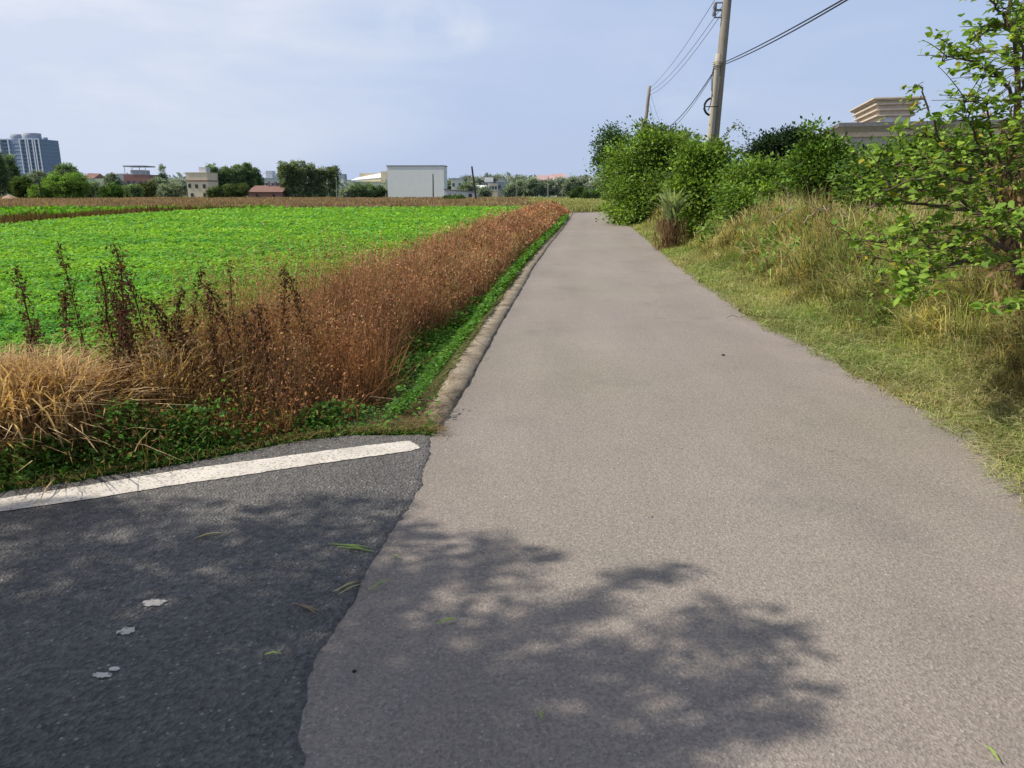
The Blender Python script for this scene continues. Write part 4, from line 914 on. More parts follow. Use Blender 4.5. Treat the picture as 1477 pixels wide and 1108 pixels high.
def building(name, label, px0, px1, ytop, D, depth, rz=0., cat='building', group=None, z0=-.4):
    """base centre-front, width and height from the picture; returns root,w,h"""
    X0, _, _ = at(px0, 278, D); X1, _, _ = at(px1, 278, D); _, _, Zt = at((px0+px1)/2, ytop, D)
    root = empty(name, ((X0+X1)/2, D, z0), rz); tag(root, label, cat, group); return root, X1-X0, Zt-z0
def win(root, mesh, x, y, z, name='window', rz=0):
    o = bpy.data.objects.new(name, mesh); col.objects.link(o); o.parent = root; o.location = (x, y, z); o.rotation_euler = (0, 0, rz); return o
def winmesh(w, h, mat='glass', d=.12):
    me = MB().box(-w/2, w/2, -d, 0.05, 0, h).mesh('window'); me.materials.append(M[mat]); return me

# warehouse
r, w, h = building('warehouse', 'large blank grey windowless warehouse block in the far fields', 559, 641, 238.5, 225, 22)
MB().box(-w/2, w/2, 0, 7, 0, h-.25).build('wall', M['cladding'], r); MB().box(-w/2-.15, w/2+.15, -.15, 7.2, h-.25, h).build('parapet', M['grey_roof'], r)
r.rotation_euler[2] = R(-3)
# annexe hall
r, w, h = building('annexe_hall', 'pale hall with sloping white roof left of the warehouse', 503, 559, 248, 236, 20, cat='building')
MB().box(-w/2, w/2, 0, 18, h*.35, h*.655).build('wall', M['pale_green'], r)
MB().poly([(-w/2+1.0, -.5, h*.70), (w*.34, -.5, h*.80), (w*.34, 7, h*1.0), (-w/2+1.0, 7, h*.80), (-w/2+1.0, -.5, h*.67), (w*.34, -.5, h*.77), (w*.34, 7, h*.78), (-w/2+1.0, 7, h*.75)],
          [(0, 1, 2, 3), (4, 7, 6, 5), (0, 4, 5, 1), (1, 5, 6, 2), (2, 6, 7, 3), (3, 7, 4, 0)]).build('roof', M['roof_white'], r)
MB().box(-w/2, w*.2, 18.2, 19, h*.6, h*1.01).build('rear_wall', M['cream'], r)
MB().box(w*.34+.05, w/2, -.2, 17, h*.74, h*1.02).build('end_wall', M['cream'], r)
MB().box(-w/2+.3, w/2-.2, .3, 17.5, 0, h*.35-.02).build('ground_floor', M['dark_open'], r)
for k in range(3): MB().box(w/2-1.9+k*.05, w/2-.5, -.25, .25, .8+k*2.1, 1.9+k*2.1).build('window', M['cream'], r)
# grey low wall building
r, w, h = building('low_shed', 'low grey shed stepping down right of the warehouse', 641, 687, 273.5, 205, 8)
MB().poly([(-w/2, 0, 0), (w/2, 0, 0), (w/2, 8, 0), (-w/2, 8, 0), (-w/2, 0, h), (w/2, 0, h*.72), (w/2, 8, h*.72), (-w/2, 8, h)], [(0, 3, 2, 1), (4, 5, 6, 7), (0, 1, 5, 4), (1, 2, 6, 5), (2, 3, 7, 6), (3, 0, 4, 7)]).build('wall', M['haze_wall'], r)
MB().poly([(-w/2-.2, -.3, h+.01), (w/2+.2, -.3, h*.72+.01), (w/2+.2, 8.2, h*.72+.01), (-w/2-.2, 8.2, h+.01), (-w/2-.2, -.3, h+.2), (w/2+.2, -.3, h*.72+.2), (w/2+.2, 8.2, h*.72+.2), (-w/2-.2, 8.2, h+.2)], [(0, 3, 2, 1), (4, 5, 6, 7), (0, 1, 5, 4), (1, 2, 6, 5), (2, 3, 7, 6), (3, 0, 4, 7)]).build('roof', M['slate'], r)
win(r, winmesh(.9, .8, 'dark_open'), w/2-1.6, 0, h*.35)
# brick barn
r, w, h = building('brick_barn', 'low red brick barn with rusty roof beside the bamboo', 357, 411, 266, 215, 6)
MB().box(-w/2+.3, w/2-.8, 0, 6, 0, h*.55).build('wall', M['redbrick'], r)
MB().poly([(-w/2-.2, -.6, h*.53), (w/2-.5, -.6, h*.53), (w/2, 3, h*.93), (-w/2+1.3, 3, h*.93), (-w/2-.2, 6.6, h*.5), (w/2-.5, 6.6, h*.5)], [(0, 1, 2, 3), (3, 2, 5, 4), (1, 5, 2), (0, 3, 4)]).build('roof', M['rust_roof'], r)
for k in (-.02, .16): MB().box(k*w, k*w+.55, 2.6, 3.2, h*.85, h*1.18).build('chimney', M['redbrick'], r)
for k in (-.25, .2): win(r, winmesh(.7, .9, 'dark_open'), k*w, 0, h*.18)
# cream house
r, w, h = building('cream_house', 'small two-storey cream house with flat roof in the far field', 271, 301, 249.5, 222, 8)
MB().box(-w/2, w/2, 0, 8, 0, h).build('wall', M['cream'], r); MB().box(-w/2-.15, w/2+.15, -.2, 8.2, h*.70, h*.735).build('floor_band', M['rust_roof'], r)
MB().box(-w/2-.12, w/2+.12, -.12, 8.1, h*1.002, h*1.02).build('parapet', M['cream'], r); MB().box(w*.0, w*.34, 2, 5, h*1.021, h*1.22).build('stair_head', M['haze_wall'], r)
wm = winmesh(.75, 1.1, 'dark_open')
for kx, kz in ((-.3, .12), (.3, .12), (-.05, .44), (.32, .44), (-.38, .46)): win(r, wm, kx*w, 0, kz*h)
# canopy-roofed brick building
r, w, h = building('brick_block', 'red brick block with a roof canopy on posts', 181, 217, 252, 310, 10)
MB().box(-w/2, w/2, 0, 10, 0, h).build('wall', M['redbrick'], r); MB().box(-w/2-.2, w/2+.2, -.3, 10, h*.42, h*.46).build('floor_band', M['white_wall'], r)
MB().box(-w/2+.4, w/2-1, -.4, 9, h*1.33, h*1.38).build('canopy', M['grey_roof'], r)
for k in (-.45, -.15, .15, .38): MB().box(k*w, k*w+.2, .2, .4, h*1.001, h*1.33).build('post', M['white_wall'], r)
MB().box(-w*.3, w*.2, 2, 8, h*1.002, h*1.2).build('roof_room', M['haze_wall'], r)
wm = winmesh(1.1, 1.2, 'glass')
for kx in (-.33, -.1, .13, .36):
    for kz in (.16, .6): win(r, wm, kx*w, 0, kz*h)
r, w, h = building('grey_block', 'small grey flat block left of the brick one', 172, 182, 250.5, 315, 8)
MB().box(-w/2, w/2, 0, 8, 0, h).build('wall', M['haze_grey'], r); win(r, winmesh(.9, 1.1), 0, 0, h*.6)
# white-green building
r, w, h = building('white_block', 'pale low building with a reddish roof corner behind the trees', 122, 158, 256, 300, 10)
MB().box(-w/2, w/2, 0, 10, 0, h*.95).build('wall', M['pale_green'], r); MB().poly([(-w/2-.2, -.3, h*.95), (-w*.05, -.3, h*.95), (-w*.05, 5, h*1.2), (-w/2-.2, 5, h*1.22), (-w/2-.2, 10, h*.95), (-w*.05, 10, h*.95)], [(0, 1, 2, 3), (3, 2, 5, 4), (1, 5, 2), (0, 3, 4)]).build('roof', M['rust_roof'], r)
wm = winmesh(1.0, .8, 'glass')
for kx in (-.1, .1, .3): win(r, wm, kx*w, 0, h*.66)
# grey long building behind barn
r, w, h = building('long_grey_block', 'long pale grey industrial block behind the brick barn', 372, 413, 256.5, 340, 12)
MB().box(-w/2, w/2, 0, 12, 0, h*.92).build('wall', M['haze_wall'], r); MB().box(-w/2-.2, w/2+.2, -.2, 12.1, h*.921, h).build('parapet', M['haze_grey'], r); MB().box(-w*.25, -w*.02, 3, 8, h*1.001, h*1.35).build('stair_head', M['haze_wall'], r)
wm = winmesh(1.4, 1.0, 'glass')
for kx in (-.35, -.15, .05, .25, .42): win(r, wm, kx*w, 0, h*.62)
# far slim tower
r, w, h = building('distant_tower', 'tiny hazy blue tower block right of the lone bamboo', 491, 498, 251, 820, 12)
MB().box(-w/2, w/2, 0, 12, 0, h).build('wall', M['haze_grey'], r); MB().box(w/2+.5, w*1.3, 4, 14, 0, h*.72).build('annexe', M['haze_grey'], r)

# apartment tower at the far left
def tower(label, px0, px1, ytop, D, cyl, bays):
    r, w, h = building('apartment_tower', label, px0, px1, ytop, D, 20, R(-8)); fl = 15; dz = h/fl
    MB().box(-w/2, w/2, 0, 20, 0, h).build('wall', M['tower_wall'], r)
    for k in range(1, fl+1): pass
    m = MB()
    for k in range(1, fl): m.box(-w/2-.2, w/2+.2, -.25, 20.1, k*dz-.25, k*dz+.1)
    m.build('floor_bands', M['haze_grey'], r)
    for (u0, u1) in bays:
        MB().box(w*u0, w*u0+.9, -1.1, -.3, 0, h+.6).build('column', M['tower_trim'], r); MB().box(w*u1-.9, w*u1, -1.1, -.3, 0, h+.6).build('column', M['tower_trim'], r)
        MB().box(w*u0+.95, w*u1-.95, -1.0, -.3, h-.2, h+.5).build('cornice', M['tower_trim'], r)
        wm = winmesh(w*(u1-u0)*.42, dz*.5, 'glass', .5)
        for k in range(5, fl): win(r, wm, w*(u0+u1)/2, -.1, k*dz+.3*dz)
    for (u, rad, hh) in cyl:
        bb = Bag(); tube(bb, [(w*u, 9, h+.05), (w*u, 9, h+hh*.5), (w*u, 9, h+hh)], rad, (1, 1, 1), 20, True); bb.build('roof_drum', M['haze_grey'], r)
    return r
tower('blue-grey high-rise apartment block with round roof drums', 8, 72, 201, 620, [(-.22, 6.5, 4.2), (.1, 6.8, 5.0), (.42, 2.0, 1.8)], [(-.5, -.26), (.0, .17), (.2, .34), (.37, .49)])
tower('second high-rise cut off by the left photo edge', -45, 7, 204, 640, [(-.1, 5, 3)], [(-.4, -.2), (.1, .3)])

# hill houses far centre
def hut(label, px0, px1, ytop, D, wall, roof=None, zf=.6, name='far_house', group='houses among the distant trees', wins=2):
    r, w, h = building(name, label, px0, px1, ytop, D, 7, cat='house', group=group)
    if roof:
        MB().box(-w/2, w/2, 0, 8, 0, h*.8).build('wall', M[wall], r); MB().gable(-w/2-.4, w/2+.4, -.5, 8.5, h*.801, h*1.05).build('roof', M[roof], r)
    else:
        MB().box(-w/2, w/2, 0, 8, 0, h*.95).build('wall', M[wall], r); MB().box(-w/2-.2, w/2+.2, -.2, 8.2, h*.951, h).build('parapet', M['haze_grey'], r)
    wm = winmesh(min(1.3, w*.2), 1.2, 'glass')
    for k in range(wins): win(r, wm, w*(-.3+.6*k/max(1, wins-1)), 0, h*zf)
    return r
hut('small white house just right of the warehouse', 651, 667, 257, 300, 'white_wall', None)
hut('white-walled house left of the leaning pole top', 700, 710, 257, 330, 'haze_wall', 'grey_roof')
hut('cream block with flat roof behind the weeds in the distance', 704, 718, 264, 290, 'cream', None, wins=3)
hut('grey house with a small white turret in the distance', 716, 735, 262, 300, 'haze_grey', None)
hut('tiny white turret-like house above the grey one', 719, 728, 257.5, 330, 'white_wall', None)
hut('low white shed before the distant trees', 686, 700, 268, 280, 'white_wall', 'roof_white', wins=1)
hut('wide house with pinkish red roof on the skyline', 776, 798, 254, 380, 'white_wall', 'pink_roof', .55, wins=3)
hut('second pinkish roofed house on the skyline, farther right', 796, 816, 252, 400, 'cream', 'pink_roof', .6, wins=3)
hut('white house glimpsed between the right distant trees', 803, 815, 264, 330, 'white_wall', None)
hut('white house at the left rim of the rounded shrub', 871, 882, 255, 360, 'white_wall', None)
hut('small hazy house behind the shrubs left of the cream house', 219, 232, 262, 340, 'haze_wall', None)
# water tank tower
r, w, h = building('water_tank', 'thin-legged water tank above the distant trees', 697, 704, 249, 350, 3, cat='water tank')
bb = Bag(); tube(bb, [(0, 1, h-1.6), (0, 1, h-.8), (0, 1, h)], w*.55, (1, 1, 1), 12, True); bb.build('tank', M['haze_grey'], r)
for k in (-.4, .4): MB().box(k*w-.1, k*w+.1, .9, 1.1, 0, h-1.6).build('leg', M['haze_grey'], r)
# dirt mound and greenhouse strip far left
Xm, Ym, _ = at(12, 280, 165); bb = Bag(); n_ = 14; th = np.linspace(0, 2*math.pi, 17)[:-1]
V = [(0, 0, 1.5)]+[(q*2.6*math.cos(t)*(1+.1*math.sin(3*t)), q*2*math.sin(t), 1.5*(1-q)**.8*(1+.1*math.sin(5*t))) for q in (.4, .75, 1.) for t in th]
f3 = np.array([[0, 1+i, 1+(i+1) % 16] for i in range(16)]); f4 = np.array([[1+k*16+i, 17+k*16+i, 17+k*16+(i+1) % 16, 1+k*16+(i+1) % 16] for k in (0, 1) for i in range(16)])
M['dirt'] = plain('dirt', (.30, .2, .13), (.42, .3, .2), 3); o = link('dirt_mound', npmesh('dirt_mound', V, [f3, f4]), M['dirt']); o.location = (Xm, Ym, -.2); tag(o, 'small tan dirt mound at the far left edge of the brown band', 'dirt mound')

# ------------------------------------------------------------------ stone villa behind the shrubs, right
vx, vy, vz = at(1222, 178, 45); root = empty('stone_villa', (vx, vy, 0), -math.atan2(.232, .973)); tag(root, 'stone villa, shaded front painted grey and sunlit side cream, with a flat roof and stepped roof block', 'house')
Wd, Dp, Hh = 17.0, 20.0, vz
MB().box(0, Wd, 0, Dp, 0, Hh-.75).build('wall', M['stone'], root)  # grey stone carries the shaded tone of the front
MB().box(-.012, -.004, .05, Dp-.05, 0.02, Hh-.8).build('sunlit_side_skin', M['cream_stone'], root)  # thin cream skin paints the sunlit tone onto the left face
mb = MB(); 
for k, zz in enumerate((1.1, 1.6, 2.1, 2.6, 3.1, 3.6, 4.1)): mb.box(-.03, Wd+.02, -.03, -.002, zz, zz+.05)
mb.build('stone_course', M['slate'], root)
MB().box(-.12, Wd+.12, -.12, Dp+.12, Hh-.75, Hh-.5).build('frieze', M['cream_stone'], root); MB().frustum(-.14, Wd+.14, -.14, Dp+.14, Hh-.5, Hh-.22, .28).build('cornice', M['stone'], root)
MB().box(-.5, Wd+.5, -.5, Dp+.5, Hh-.22, Hh).build('roof_slab', M['slate'], root)
for k in range(3):
    o = MB().box(4+k*3.6, 5.2+k*3.6, -.08, .02, 1.4, 3.3).build('window', M['glass'], root)
    MB().box(3.85+k*3.6, 4+k*3.6-.002, -.12, .0, 1.3, 3.4).box(5.202+k*3.6, 5.35+k*3.6, -.12, .0, 1.3, 3.4).box(3.85+k*3.6, 5.35+k*3.6, -.12, 0, 3.402, 3.55).build('frame', M['cream_stone'], o)
tb_ = empty('roof_block', (1.75, 1.6, Hh)); tb_.parent = root
bw, bd, bh = 2.3, 7.0, 1.5
def ring(name, parts_):
    m = MB()
    for z0_, z1_, e in parts_: m.box(-e, bw+e, -e, bd+e, bh*z0_+.002, bh*z1_)
    m.build(name, M['cream_stone'], tb_)
ring('block_wall', [(0, .34, -.33)])
ring('stepped_moulding', [(.34, .40, -.12), (.401, .54, -.24), (.541, .60, -.04), (.601, .74, -.15), (.741, .80, .05)])
ring('cap', [(.801, .90, -.05), (.901, .95, .12), (.951, 1.0, .22)])
MB().box(.55, 1.05, .3, .345, .08, bh*.3).box(1.2, 1.7, .3, .345, .08, bh*.3).build('vent_window', M['haze_wall'], tb_)

# ------------------------------------------------------------------ distant trees, each its own
def far_tree(label, px0, px1, ytop, D, style, ca, cb, group, cat='tree', name='tree', base_py=None, n=None):
    X0 = at(px0, 278, D)[0]; X1 = at(px1, 278, D)[0]; Zt = at((px0+px1)/2, ytop, D)[2]; w = X1-X0; b = ((X0+X1)/2, D, -.3); H = Zt+.3
    if style == 'round': lb = [(0, 0, H*.58, w*.42, w*.42, H*.40), (-w*.22, .3, H*.45, w*.28, w*.3, H*.32), (w*.24, -.2, H*.48, w*.27, w*.3, H*.34), (w*.05, -.3, H*.78, w*.25, w*.25, H*.22)]
    elif style == 'bush': lb = [(0, 0, H*.42, w*.5, w*.4, H*.45), (-w*.25, 0, H*.5, w*.25, w*.25, H*.42), (w*.2, 0, H*.6, w*.28, w*.25, H*.38)]
    elif style == 'bamboo': lb = [(0, 0, H*.3, w*.36, w*.36, H*.32), (-w*.1, 0, H*.62, w*.42, w*.4, H*.3), (w*.14, 0, H*.78, w*.34, w*.34, H*.22), (-w*.22, 0, H*.82, w*.18, w*.2, H*.18)]
    elif style == 'pine': lb = [(0, 0, H*.35, w*.5, w*.5, H*.2), (0, 0, H*.6, w*.34, w*.34, H*.2), (0, 0, H*.85, w*.18, w*.18, H*.16)]
    else: lb = [(0, 0, H*.72, w*.5, w*.45, H*.24), (-w*.2, 0, H*.8, w*.26, w*.26, H*.2), (w*.2, 0, H*.62, w*.3, w*.28, H*.22)]
    px_w = (px1-px0)*H/w if w else 1; area = (px1-px0)*max(8, 278-ytop+6); ncl = int(np.clip(area*.22 if n is None else n, 60, 420))
    s = D/F
    return foliage_tree(name, label, cat, group, b, lb, ncl, 34, 2.0*s, ca, cb, 'far_leaf', LEAF4, 1.7*s, limbs=4, tr=max(.12, w*.03), shade=.6, zmin=.1)
hz1 = ((.14, .23, .13), (.27, .39, .19)); hz2 = ((.22, .29, .24), (.35, .43, .32)); hz3 = ((.31, .38, .37), (.43, .49, .45)); br1 = ((.14, .27, .06), (.26, .42, .10))  # distance haze painted into the leaf colours, paler and greyer
LG = 'trees at the far left edge of the fields'; CG = 'trees around the far farm buildings'; HG = 'hazy trees on the distant centre skyline'
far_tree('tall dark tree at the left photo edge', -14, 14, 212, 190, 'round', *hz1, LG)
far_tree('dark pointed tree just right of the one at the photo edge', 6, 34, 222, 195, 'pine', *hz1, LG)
far_tree('low olive bush below the dark edge trees', 20, 48, 252, 175, 'bush', (.06, .12, .04), (.13, .2, .06), LG, 'bush', 'bush')
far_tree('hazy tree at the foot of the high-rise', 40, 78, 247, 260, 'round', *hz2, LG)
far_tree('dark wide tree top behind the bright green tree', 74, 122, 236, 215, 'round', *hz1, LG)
far_tree('bright green rounded tree left of the pale building', 66, 128, 246, 180, 'bush', *br1, LG)
far_tree('bright green small bush at the bright tree foot, left', 44, 74, 264, 172, 'bush', *br1, LG, 'bush', 'bush')
far_tree('dark small tree at the right of the bright green one', 118, 146, 262, 200, 'bush', *hz1, LG)
far_tree('fresh green bush before the pale building', 146, 176, 264, 190, 'bush', (.07, .17, .04), (.14, .26, .06), LG, 'bush', 'bush')
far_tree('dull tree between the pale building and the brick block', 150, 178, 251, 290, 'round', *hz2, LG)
far_tree('dark bush below the brick block', 176, 205, 265, 230, 'bush', *hz1, LG, 'bush', 'bush')
far_tree('yellowish bush at the right foot of the brick block', 200, 224, 262, 240, 'bush', (.1, .12, .05), (.16, .19, .08), LG, 'bush', 'bush')
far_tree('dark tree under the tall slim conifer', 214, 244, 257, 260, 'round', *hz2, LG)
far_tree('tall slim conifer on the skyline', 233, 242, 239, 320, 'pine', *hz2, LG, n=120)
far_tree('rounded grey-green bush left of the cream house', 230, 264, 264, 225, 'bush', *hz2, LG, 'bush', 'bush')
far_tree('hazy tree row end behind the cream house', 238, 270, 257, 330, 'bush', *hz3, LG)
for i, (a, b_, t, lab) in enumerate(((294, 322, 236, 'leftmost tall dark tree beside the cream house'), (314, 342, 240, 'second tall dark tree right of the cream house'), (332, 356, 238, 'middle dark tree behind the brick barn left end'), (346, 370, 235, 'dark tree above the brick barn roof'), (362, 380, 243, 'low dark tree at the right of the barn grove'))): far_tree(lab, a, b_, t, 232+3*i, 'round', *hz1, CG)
far_tree('low green bush left of the brick barn', 320, 358, 264, 205, 'bush', (.08, .13, .05), (.15, .2, .08), CG, 'bush', 'bush')
far_tree('small green bush right of the cream house foot', 300, 322, 268, 200, 'bush', (.07, .12, .05), (.13, .19, .07), CG, 'bush', 'bush')
for i, (a, b_, t, lab) in enumerate(((404, 426, 234, 'leftmost tall bamboo clump'), (420, 444, 232, 'second tall bamboo clump from the left'), (438, 458, 238, 'third bamboo clump, middle of the row'), (452, 474, 241, 'shortest bamboo clump at the right of the row'), (472, 492, 239, 'lone bamboo clump set apart from the row'))): far_tree(lab, a, b_, t, 218+2*i, 'bamboo', (.16, .23, .13), (.31, .39, .20), CG, 'bamboo', 'bamboo_clump')
far_tree('dark round tree in front of the pale hall, left', 502, 524, 264, 208, 'bush', *hz1, CG)
far_tree('dark round tree in front of the pale hall, middle', 517, 540, 266, 210, 'bush', *hz1, CG)
far_tree('dark green tree in front of the pale hall, right', 534, 555, 267, 212, 'bush', (.04, .09, .04), (.1, .17, .06), CG)
far_tree('small bush between the lone bamboo and the hall trees', 490, 506, 270, 206, 'bush', *hz2, CG, 'bush', 'bush')
far_tree('green weed bush at the right foot of the warehouse', 637, 672, 281, 150, 'bush', (.09, .17, .05), (.16, .26, .08), CG, 'bush', 'bush', n=90)
hill = [(640, 662, 258, 320), (662, 684, 254, 350), (672, 700, 256, 340), (690, 716, 253, 370), (706, 730, 253, 390), (722, 748, 255, 380), (736, 762, 254, 350), (742, 760, 258, 300), (756, 776, 257, 295), (764, 786, 260, 300), (782, 802, 259, 310), (798, 820, 256, 330), (812, 836, 256, 320), (830, 856, 254, 340), (850, 878, 256, 330), (660, 690, 264, 280), (690, 706, 270, 270), (728, 745, 266, 285)]
names = ['behind the small white house', 'left of the leaning pole', 'touching the leaning pole', 'under the water tank', 'right of the water tank', 'above the grey turret house', 'left of the skyline centre', 'before the skyline centre', 'dark, left of the slim pale pole', 'dark, just before the slim pale pole', 'right of the slim pale pole', 'below the second pinkish roof', 'broad, right of the pinkish roofs', 'high, left of the rounded shrub', 'half behind the rounded shrub', 'low, beside the low white shed', 'low, left of the cream block', 'low, right of the cream block']
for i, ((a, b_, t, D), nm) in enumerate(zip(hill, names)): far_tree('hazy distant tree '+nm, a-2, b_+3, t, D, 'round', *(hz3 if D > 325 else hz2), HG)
far_tree('round green bush at the far meadow edge, left of two', 823, 846, 268, 190, 'bush', (.07, .13, .055), (.13, .2, .08), HG, 'bush', 'bush')
far_tree('round green bush at the far meadow edge, right of two', 841, 866, 270, 186, 'bush', (.07, .14, .05), (.14, .22, .08), HG, 'bush', 'bush')
far_tree('dull willow-like bush by the rounded shrub', 860, 890, 265, 195, 'bush', *hz2, HG, 'bush', 'bush')

# low wooded rise closing the horizon (a far-off wood, one mass)
bag = Bag(); n = 42000; a = rng.uniform(-1.1, 1.3, n); D = rng.uniform(430, 560, n); x = a*D; hh = (9.0+3.5*wob(a*60, a*0, .5, 3)+2.0*wob(a*300, a*0, .6, 1))*rng.uniform(0, 1, n)**.6
C = cvar(n, (.27, .34, .36), (.38, .45, .47), .1)  # bluish distance haze painted into the wood's colour
leaves(bag, np.stack([x, D, hh-.3], 1), rand_dir(n), rand_dir(n)+np.array((0, -.5, .8)), 3.2*rng.uniform(.6, 1.3, n), C)
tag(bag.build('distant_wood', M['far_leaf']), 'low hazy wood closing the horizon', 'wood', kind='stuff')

# ------------------------------------------------------------------ shade tree outside the frame (left), its shadow lies on the asphalt
SUN_EL = R(47); SUN_AZ = R(-6)               # to the left, slightly behind
S = np.array((-math.cos(SUN_EL)*math.cos(SUN_AZ), math.cos(SUN_EL)*math.sin(SUN_AZ), math.sin(SUN_EL)))
def shade_tree():
    base = np.array((-8.6, -1.6, 0.)); root = empty('shade_tree', tuple(base)); tag(root, 'leafy tree beside the side road whose shadow falls on the asphalt', 'tree')
    blobs = []   # px, py, radius(m), dens
    E = [(700, 775, .09, .6), (660, 790, .13, .8), (745, 800, .11, .7), (620, 820, .2, 1), (690, 830, .16, .8), (790, 800, .05, .5), (590, 760, .10, .7), (560, 780, .14, .9), (930, 828, .05, .8), (970, 824, .05, .6), (905, 835, .05, .7),
         (800, 880, .14, .9), (860, 880, .12, .9), (760, 900, .13, .9), (1060, 880, .10, .9), (1020, 900, .10, .9), (1110, 910, .10, .9), (1100, 940, .12, .9), (960, 930, .12, .9), (1060, 930, .10, .7),
         (1130, 990, .09, .9), (1070, 1000, .09, .8), (1010, 985, .09, .7), (1090, 1035, .08, .9), (1040, 1035, .07, .9), (1140, 1035, .05, .8), (960, 980, .10, .8), (900, 960, .14, 1), (820, 960, .16, 1), (740, 970, .18, 1), (860, 1040, .18, 1), (780, 1050, .2, 1), (950, 1060, .12, .7), (690, 1060, .22, 1), (1000, 1090, .1, .6), (900, 1100, .16, 1), (640, 960, .2, 1), (600, 900, .16, .8), (560, 900, .2, 1), (560, 1000, .25, 1),
         (430, 725, .10, .7), (500, 730, .13, .9), (550, 730, .1, .7), (380, 735, .07, .6), (470, 770, .22, 1), (380, 780, .22, 1), (300, 790, .25, 1), (250, 740, .16, .8), (150, 745, .2, .9), (60, 745, .2, .9), (0, 760, .3, 1), (200, 800, .25, .9), (90, 830, .22, .7), (500, 840, .22, 1), (420, 860, .3, 1), (300, 880, .3, 1), (180, 900, .3, 1), (60, 900, .3, 1), (450, 960, .3, 1), (320, 980, .35, 1), (200, 1000, .35, 1), (80, 1000, .35, 1), (-80, 820, .35, 1), (-150, 950, .4, 1), (400, 1080, .35, 1), (550, 1100, .35, 1), (250, 1090, .35, 1), (100, 1100, .35, 1), (-50, 1080, .4, 1), (700, 1150, .3, 1), (500, 1200, .4, 1), (300, 1200, .4, 1), (-200, 1100, .5, 1), (850, 1160, .2, 1)]
    bag = Bag(); tb = Bag(); fork = np.array((-8.1, .2, 3.2))-base; cents = []
    for (px, py, r_, de) in E:
        g_ = np.array((*G(px, py), 0.)); z_ = rng.uniform(4.2, 6.4); c = g_+S/S[2]*z_-base; cents.append(c)
        n = int(de*np.clip(r_*r_*np.pi/ (.0024)*2.7, 40, 650)); o = rng.normal(0, 1, (n, 3)); o /= np.maximum(1, np.linalg.norm(o, axis=1, keepdims=True)/1.5); P = c+o*r_*np.array((.8, .72, .8))
        leaves(bag, P, rand_dir(n), rng.normal(0, .6, (n, 3))+S, .085*rng.uniform(.7, 1.2, n), cvar(n, (.05, .12, .02), (.12, .22, .035)))
        m1 = fork*.5+c*.5+np.array((0, 0, .35)); 
        if rng.uniform() < .7: tube(tb, [fork*.8+m1*.2, m1, c*.85+m1*.15, c], [.035, .018, .010, .005], (.1, .08, .06), 5)
    # unseen upper leaf mass, added to hold skylight off the shaded asphalt
    n = 22000; d = rand_dir(n); P = np.array((-6.2, -3.6, 7.6))-base+d*np.array((5.2, 3.2, 1.9))*rng.uniform(.5, 1, (n, 1)); leaves(bag, P, rand_dir(n), rand_dir(n)+np.array((0, 0, .6)), .15, cvar(n, (.05, .12, .02), (.12, .22, .035)))
    tube(tb, [(0, 0, -.2), (.05, .3, 1.2), (.3, 1.2, 2.4), fork, fork+np.array((.1, -.6, 1.8))], [.26, .22, .19, .16, .08], (.1, .08, .06), 10)
    tb.build('trunk', M['bark'], root, True); bag.build('crown', M['leaf'], root)
shade_tree()

# ------------------------------------------------------------------ light, sky, camera
ld = bpy.data.lights.new('sun', 'SUN'); ld.energy = 5.0; ld.angle = R(.55); ld.color = (1.0, .93, .82)
lo = bpy.data.objects.new('sun', ld); col.objects.link(lo)
from mathutils import Vector
lo.rotation_euler = Vector(S).to_track_quat('Z', 'Y').to_euler()
w = bpy.data.worlds.new('World'); scene.world = w; w.use_nodes = True; N = w.node_tree.nodes; L = w.node_tree.links; N.clear()
out = N.new('ShaderNodeOutputWorld'); bg = N.new('ShaderNodeBackground'); sky = N.new('ShaderNodeTexSky'); sky.sky_type = 'NISHITA'; sky.sun_disc = False
sky.sun_elevation = SUN_EL; sky.sun_rotation = math.atan2(S[0], S[1]); sky.air_density = 1.2; sky.dust_density = 2.2; sky.ozone_density = 1.6
tc = N.new('ShaderNodeTexCoord').outputs['Generated']; sep = N.new('ShaderNodeSeparateXYZ'); L.new(tc, sep.inputs[0])
def math_(op, a, b=None, clamp=False):
    m = N.new('ShaderNodeMath'); m.operation = op; m.use_clamp = clamp
    for s_, v in zip(m.inputs, (a, b)):
        if v is None: continue
        if hasattr(v, 'links'): L.new(v, s_)
        else: s_.default_value = v
    return m.outputs[0]
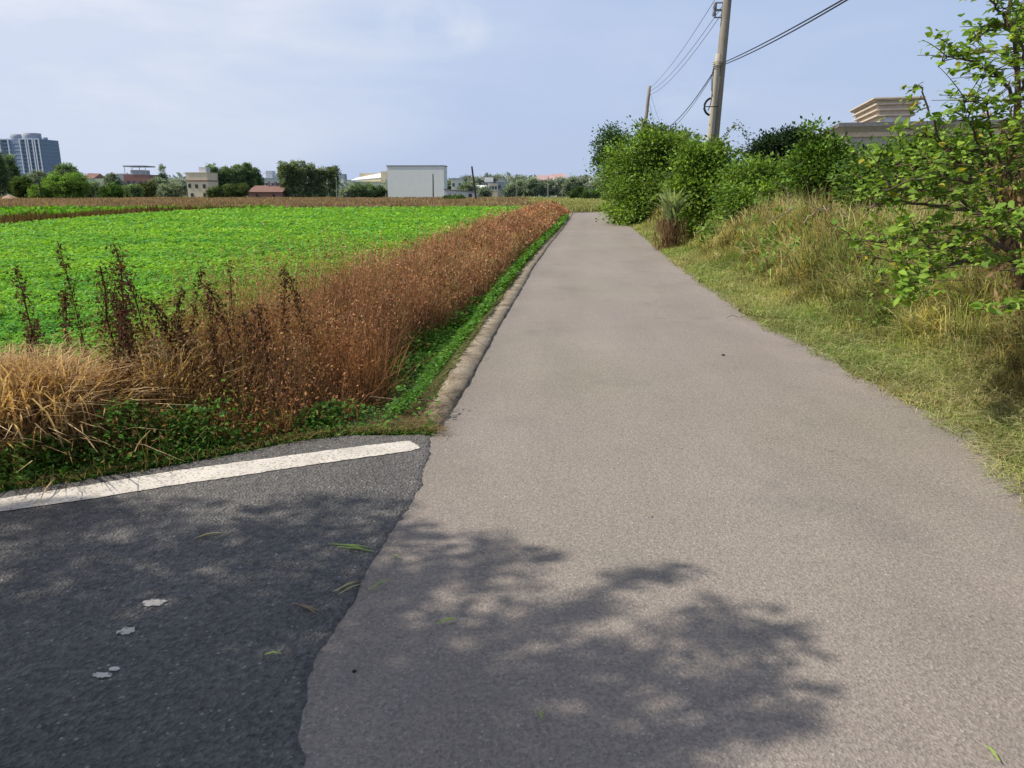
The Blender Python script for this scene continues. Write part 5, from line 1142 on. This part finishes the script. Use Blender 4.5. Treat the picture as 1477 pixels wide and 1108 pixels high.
# thin haze veil, thicker low down and toward the sun (left), and faint cloud wisps; colours are in units of sky radiance
veil = math_('MULTIPLY', math_('SUBTRACT', 1.25, sep.outputs[2], True), math_('ADD', math_('MULTIPLY', math_('SUBTRACT', 1.0, sep.outputs[2]), .55), math_('MULTIPLY', sep.outputs[0], -.42), True))
hzc = (6.2, 6.6, 7.6)
c = mix(N, L, veil, sky.outputs[0], hzc)
hi = N.new('ShaderNodeMapRange'); hi.inputs[1].default_value = .36; hi.inputs[2].default_value = .8; hi.inputs[3].default_value = .68; hi.inputs[4].default_value = .0; L.new(sep.outputs[2], hi.inputs[0])
c1 = mix(N, L, hi.outputs[0], c, (4.45, 5.65, 8.4))
mp = stretch(N, L, tc, (1.2, 1.2, 4.5)); cl_ = noise(N, L, mp, 2.1, 7, .55, .3)
bias = math_('MULTIPLY', math_('ADD', math_('MULTIPLY', sep.outputs[0], -1.9), .12, True), math_('MULTIPLY', sep.outputs[2], 3.2, True))
cm = math_('MULTIPLY', ramp(N, L, cl_, [(.42, (0, 0, 0)), (.72, (.9,)*3)]), math_('ADD', bias, .16), True)
def cloud(px, py, wdeg, amt):
    global cm
    d = np.array(ray(px, py)); d = d/np.linalg.norm(d); sb = N.new('ShaderNodeVectorMath'); sb.operation = 'SUBTRACT'; sb.inputs[1].default_value = tuple(d); L.new(tc, sb.inputs[0])
    sc_ = N.new('ShaderNodeVectorMath'); sc_.operation = 'MULTIPLY'; sc_.inputs[1].default_value = (1, 1, 1.9); L.new(sb.outputs[0], sc_.inputs[0]); ln_ = N.new('ShaderNodeVectorMath'); ln_.operation = 'LENGTH'; L.new(sc_.outputs[0], ln_.inputs[0])
    f = math_('SUBTRACT', 1.0, math_('DIVIDE', ln_.outputs['Value'], math.radians(wdeg)), True); nzc = noise(N, L, tc, 14, 4, .5)
    cm = math_('ADD', cm, math_('MULTIPLY', math_('MULTIPLY', f, ramp(N, L, nzc, [(.35, (0, 0, 0)), (.65, (1, 1, 1))]) if wdeg < 8 else 1.0), amt), True)
cloud(628, 42, 4.2, .75); cloud(985, 125, 5.5, .35); cloud(10, 30, 30, .34); cloud(330, -60, 16, .15)
c2 = mix(N, L, cm, c1, (8.6, 8.7, 9.0))
L.new(c2, bg.inputs['Color']); bg.inputs['Strength'].default_value = .108; L.new(bg.outputs[0], out.inputs[0])
cd = bpy.data.cameras.new('camera'); co = bpy.data.objects.new('camera', cd); col.objects.link(co); scene.camera = co
cd.sensor_fit = 'HORIZONTAL'; cd.sensor_width = 36; cd.lens = 36*F/1477; cd.clip_end = 9000; cd.clip_start = .05
co.location = (0, 0, EYE); co.rotation_euler = (math.pi/2-PITCH, 0, 0)
scene.view_settings.view_transform = 'Standard'; scene.view_settings.look = 'None'; scene.view_settings.exposure = 0
scene.cycles.max_bounces = 6; scene.cycles.diffuse_bounces = 3; scene.cycles.transmission_bounces = 3; scene.cycles.use_denoising = True
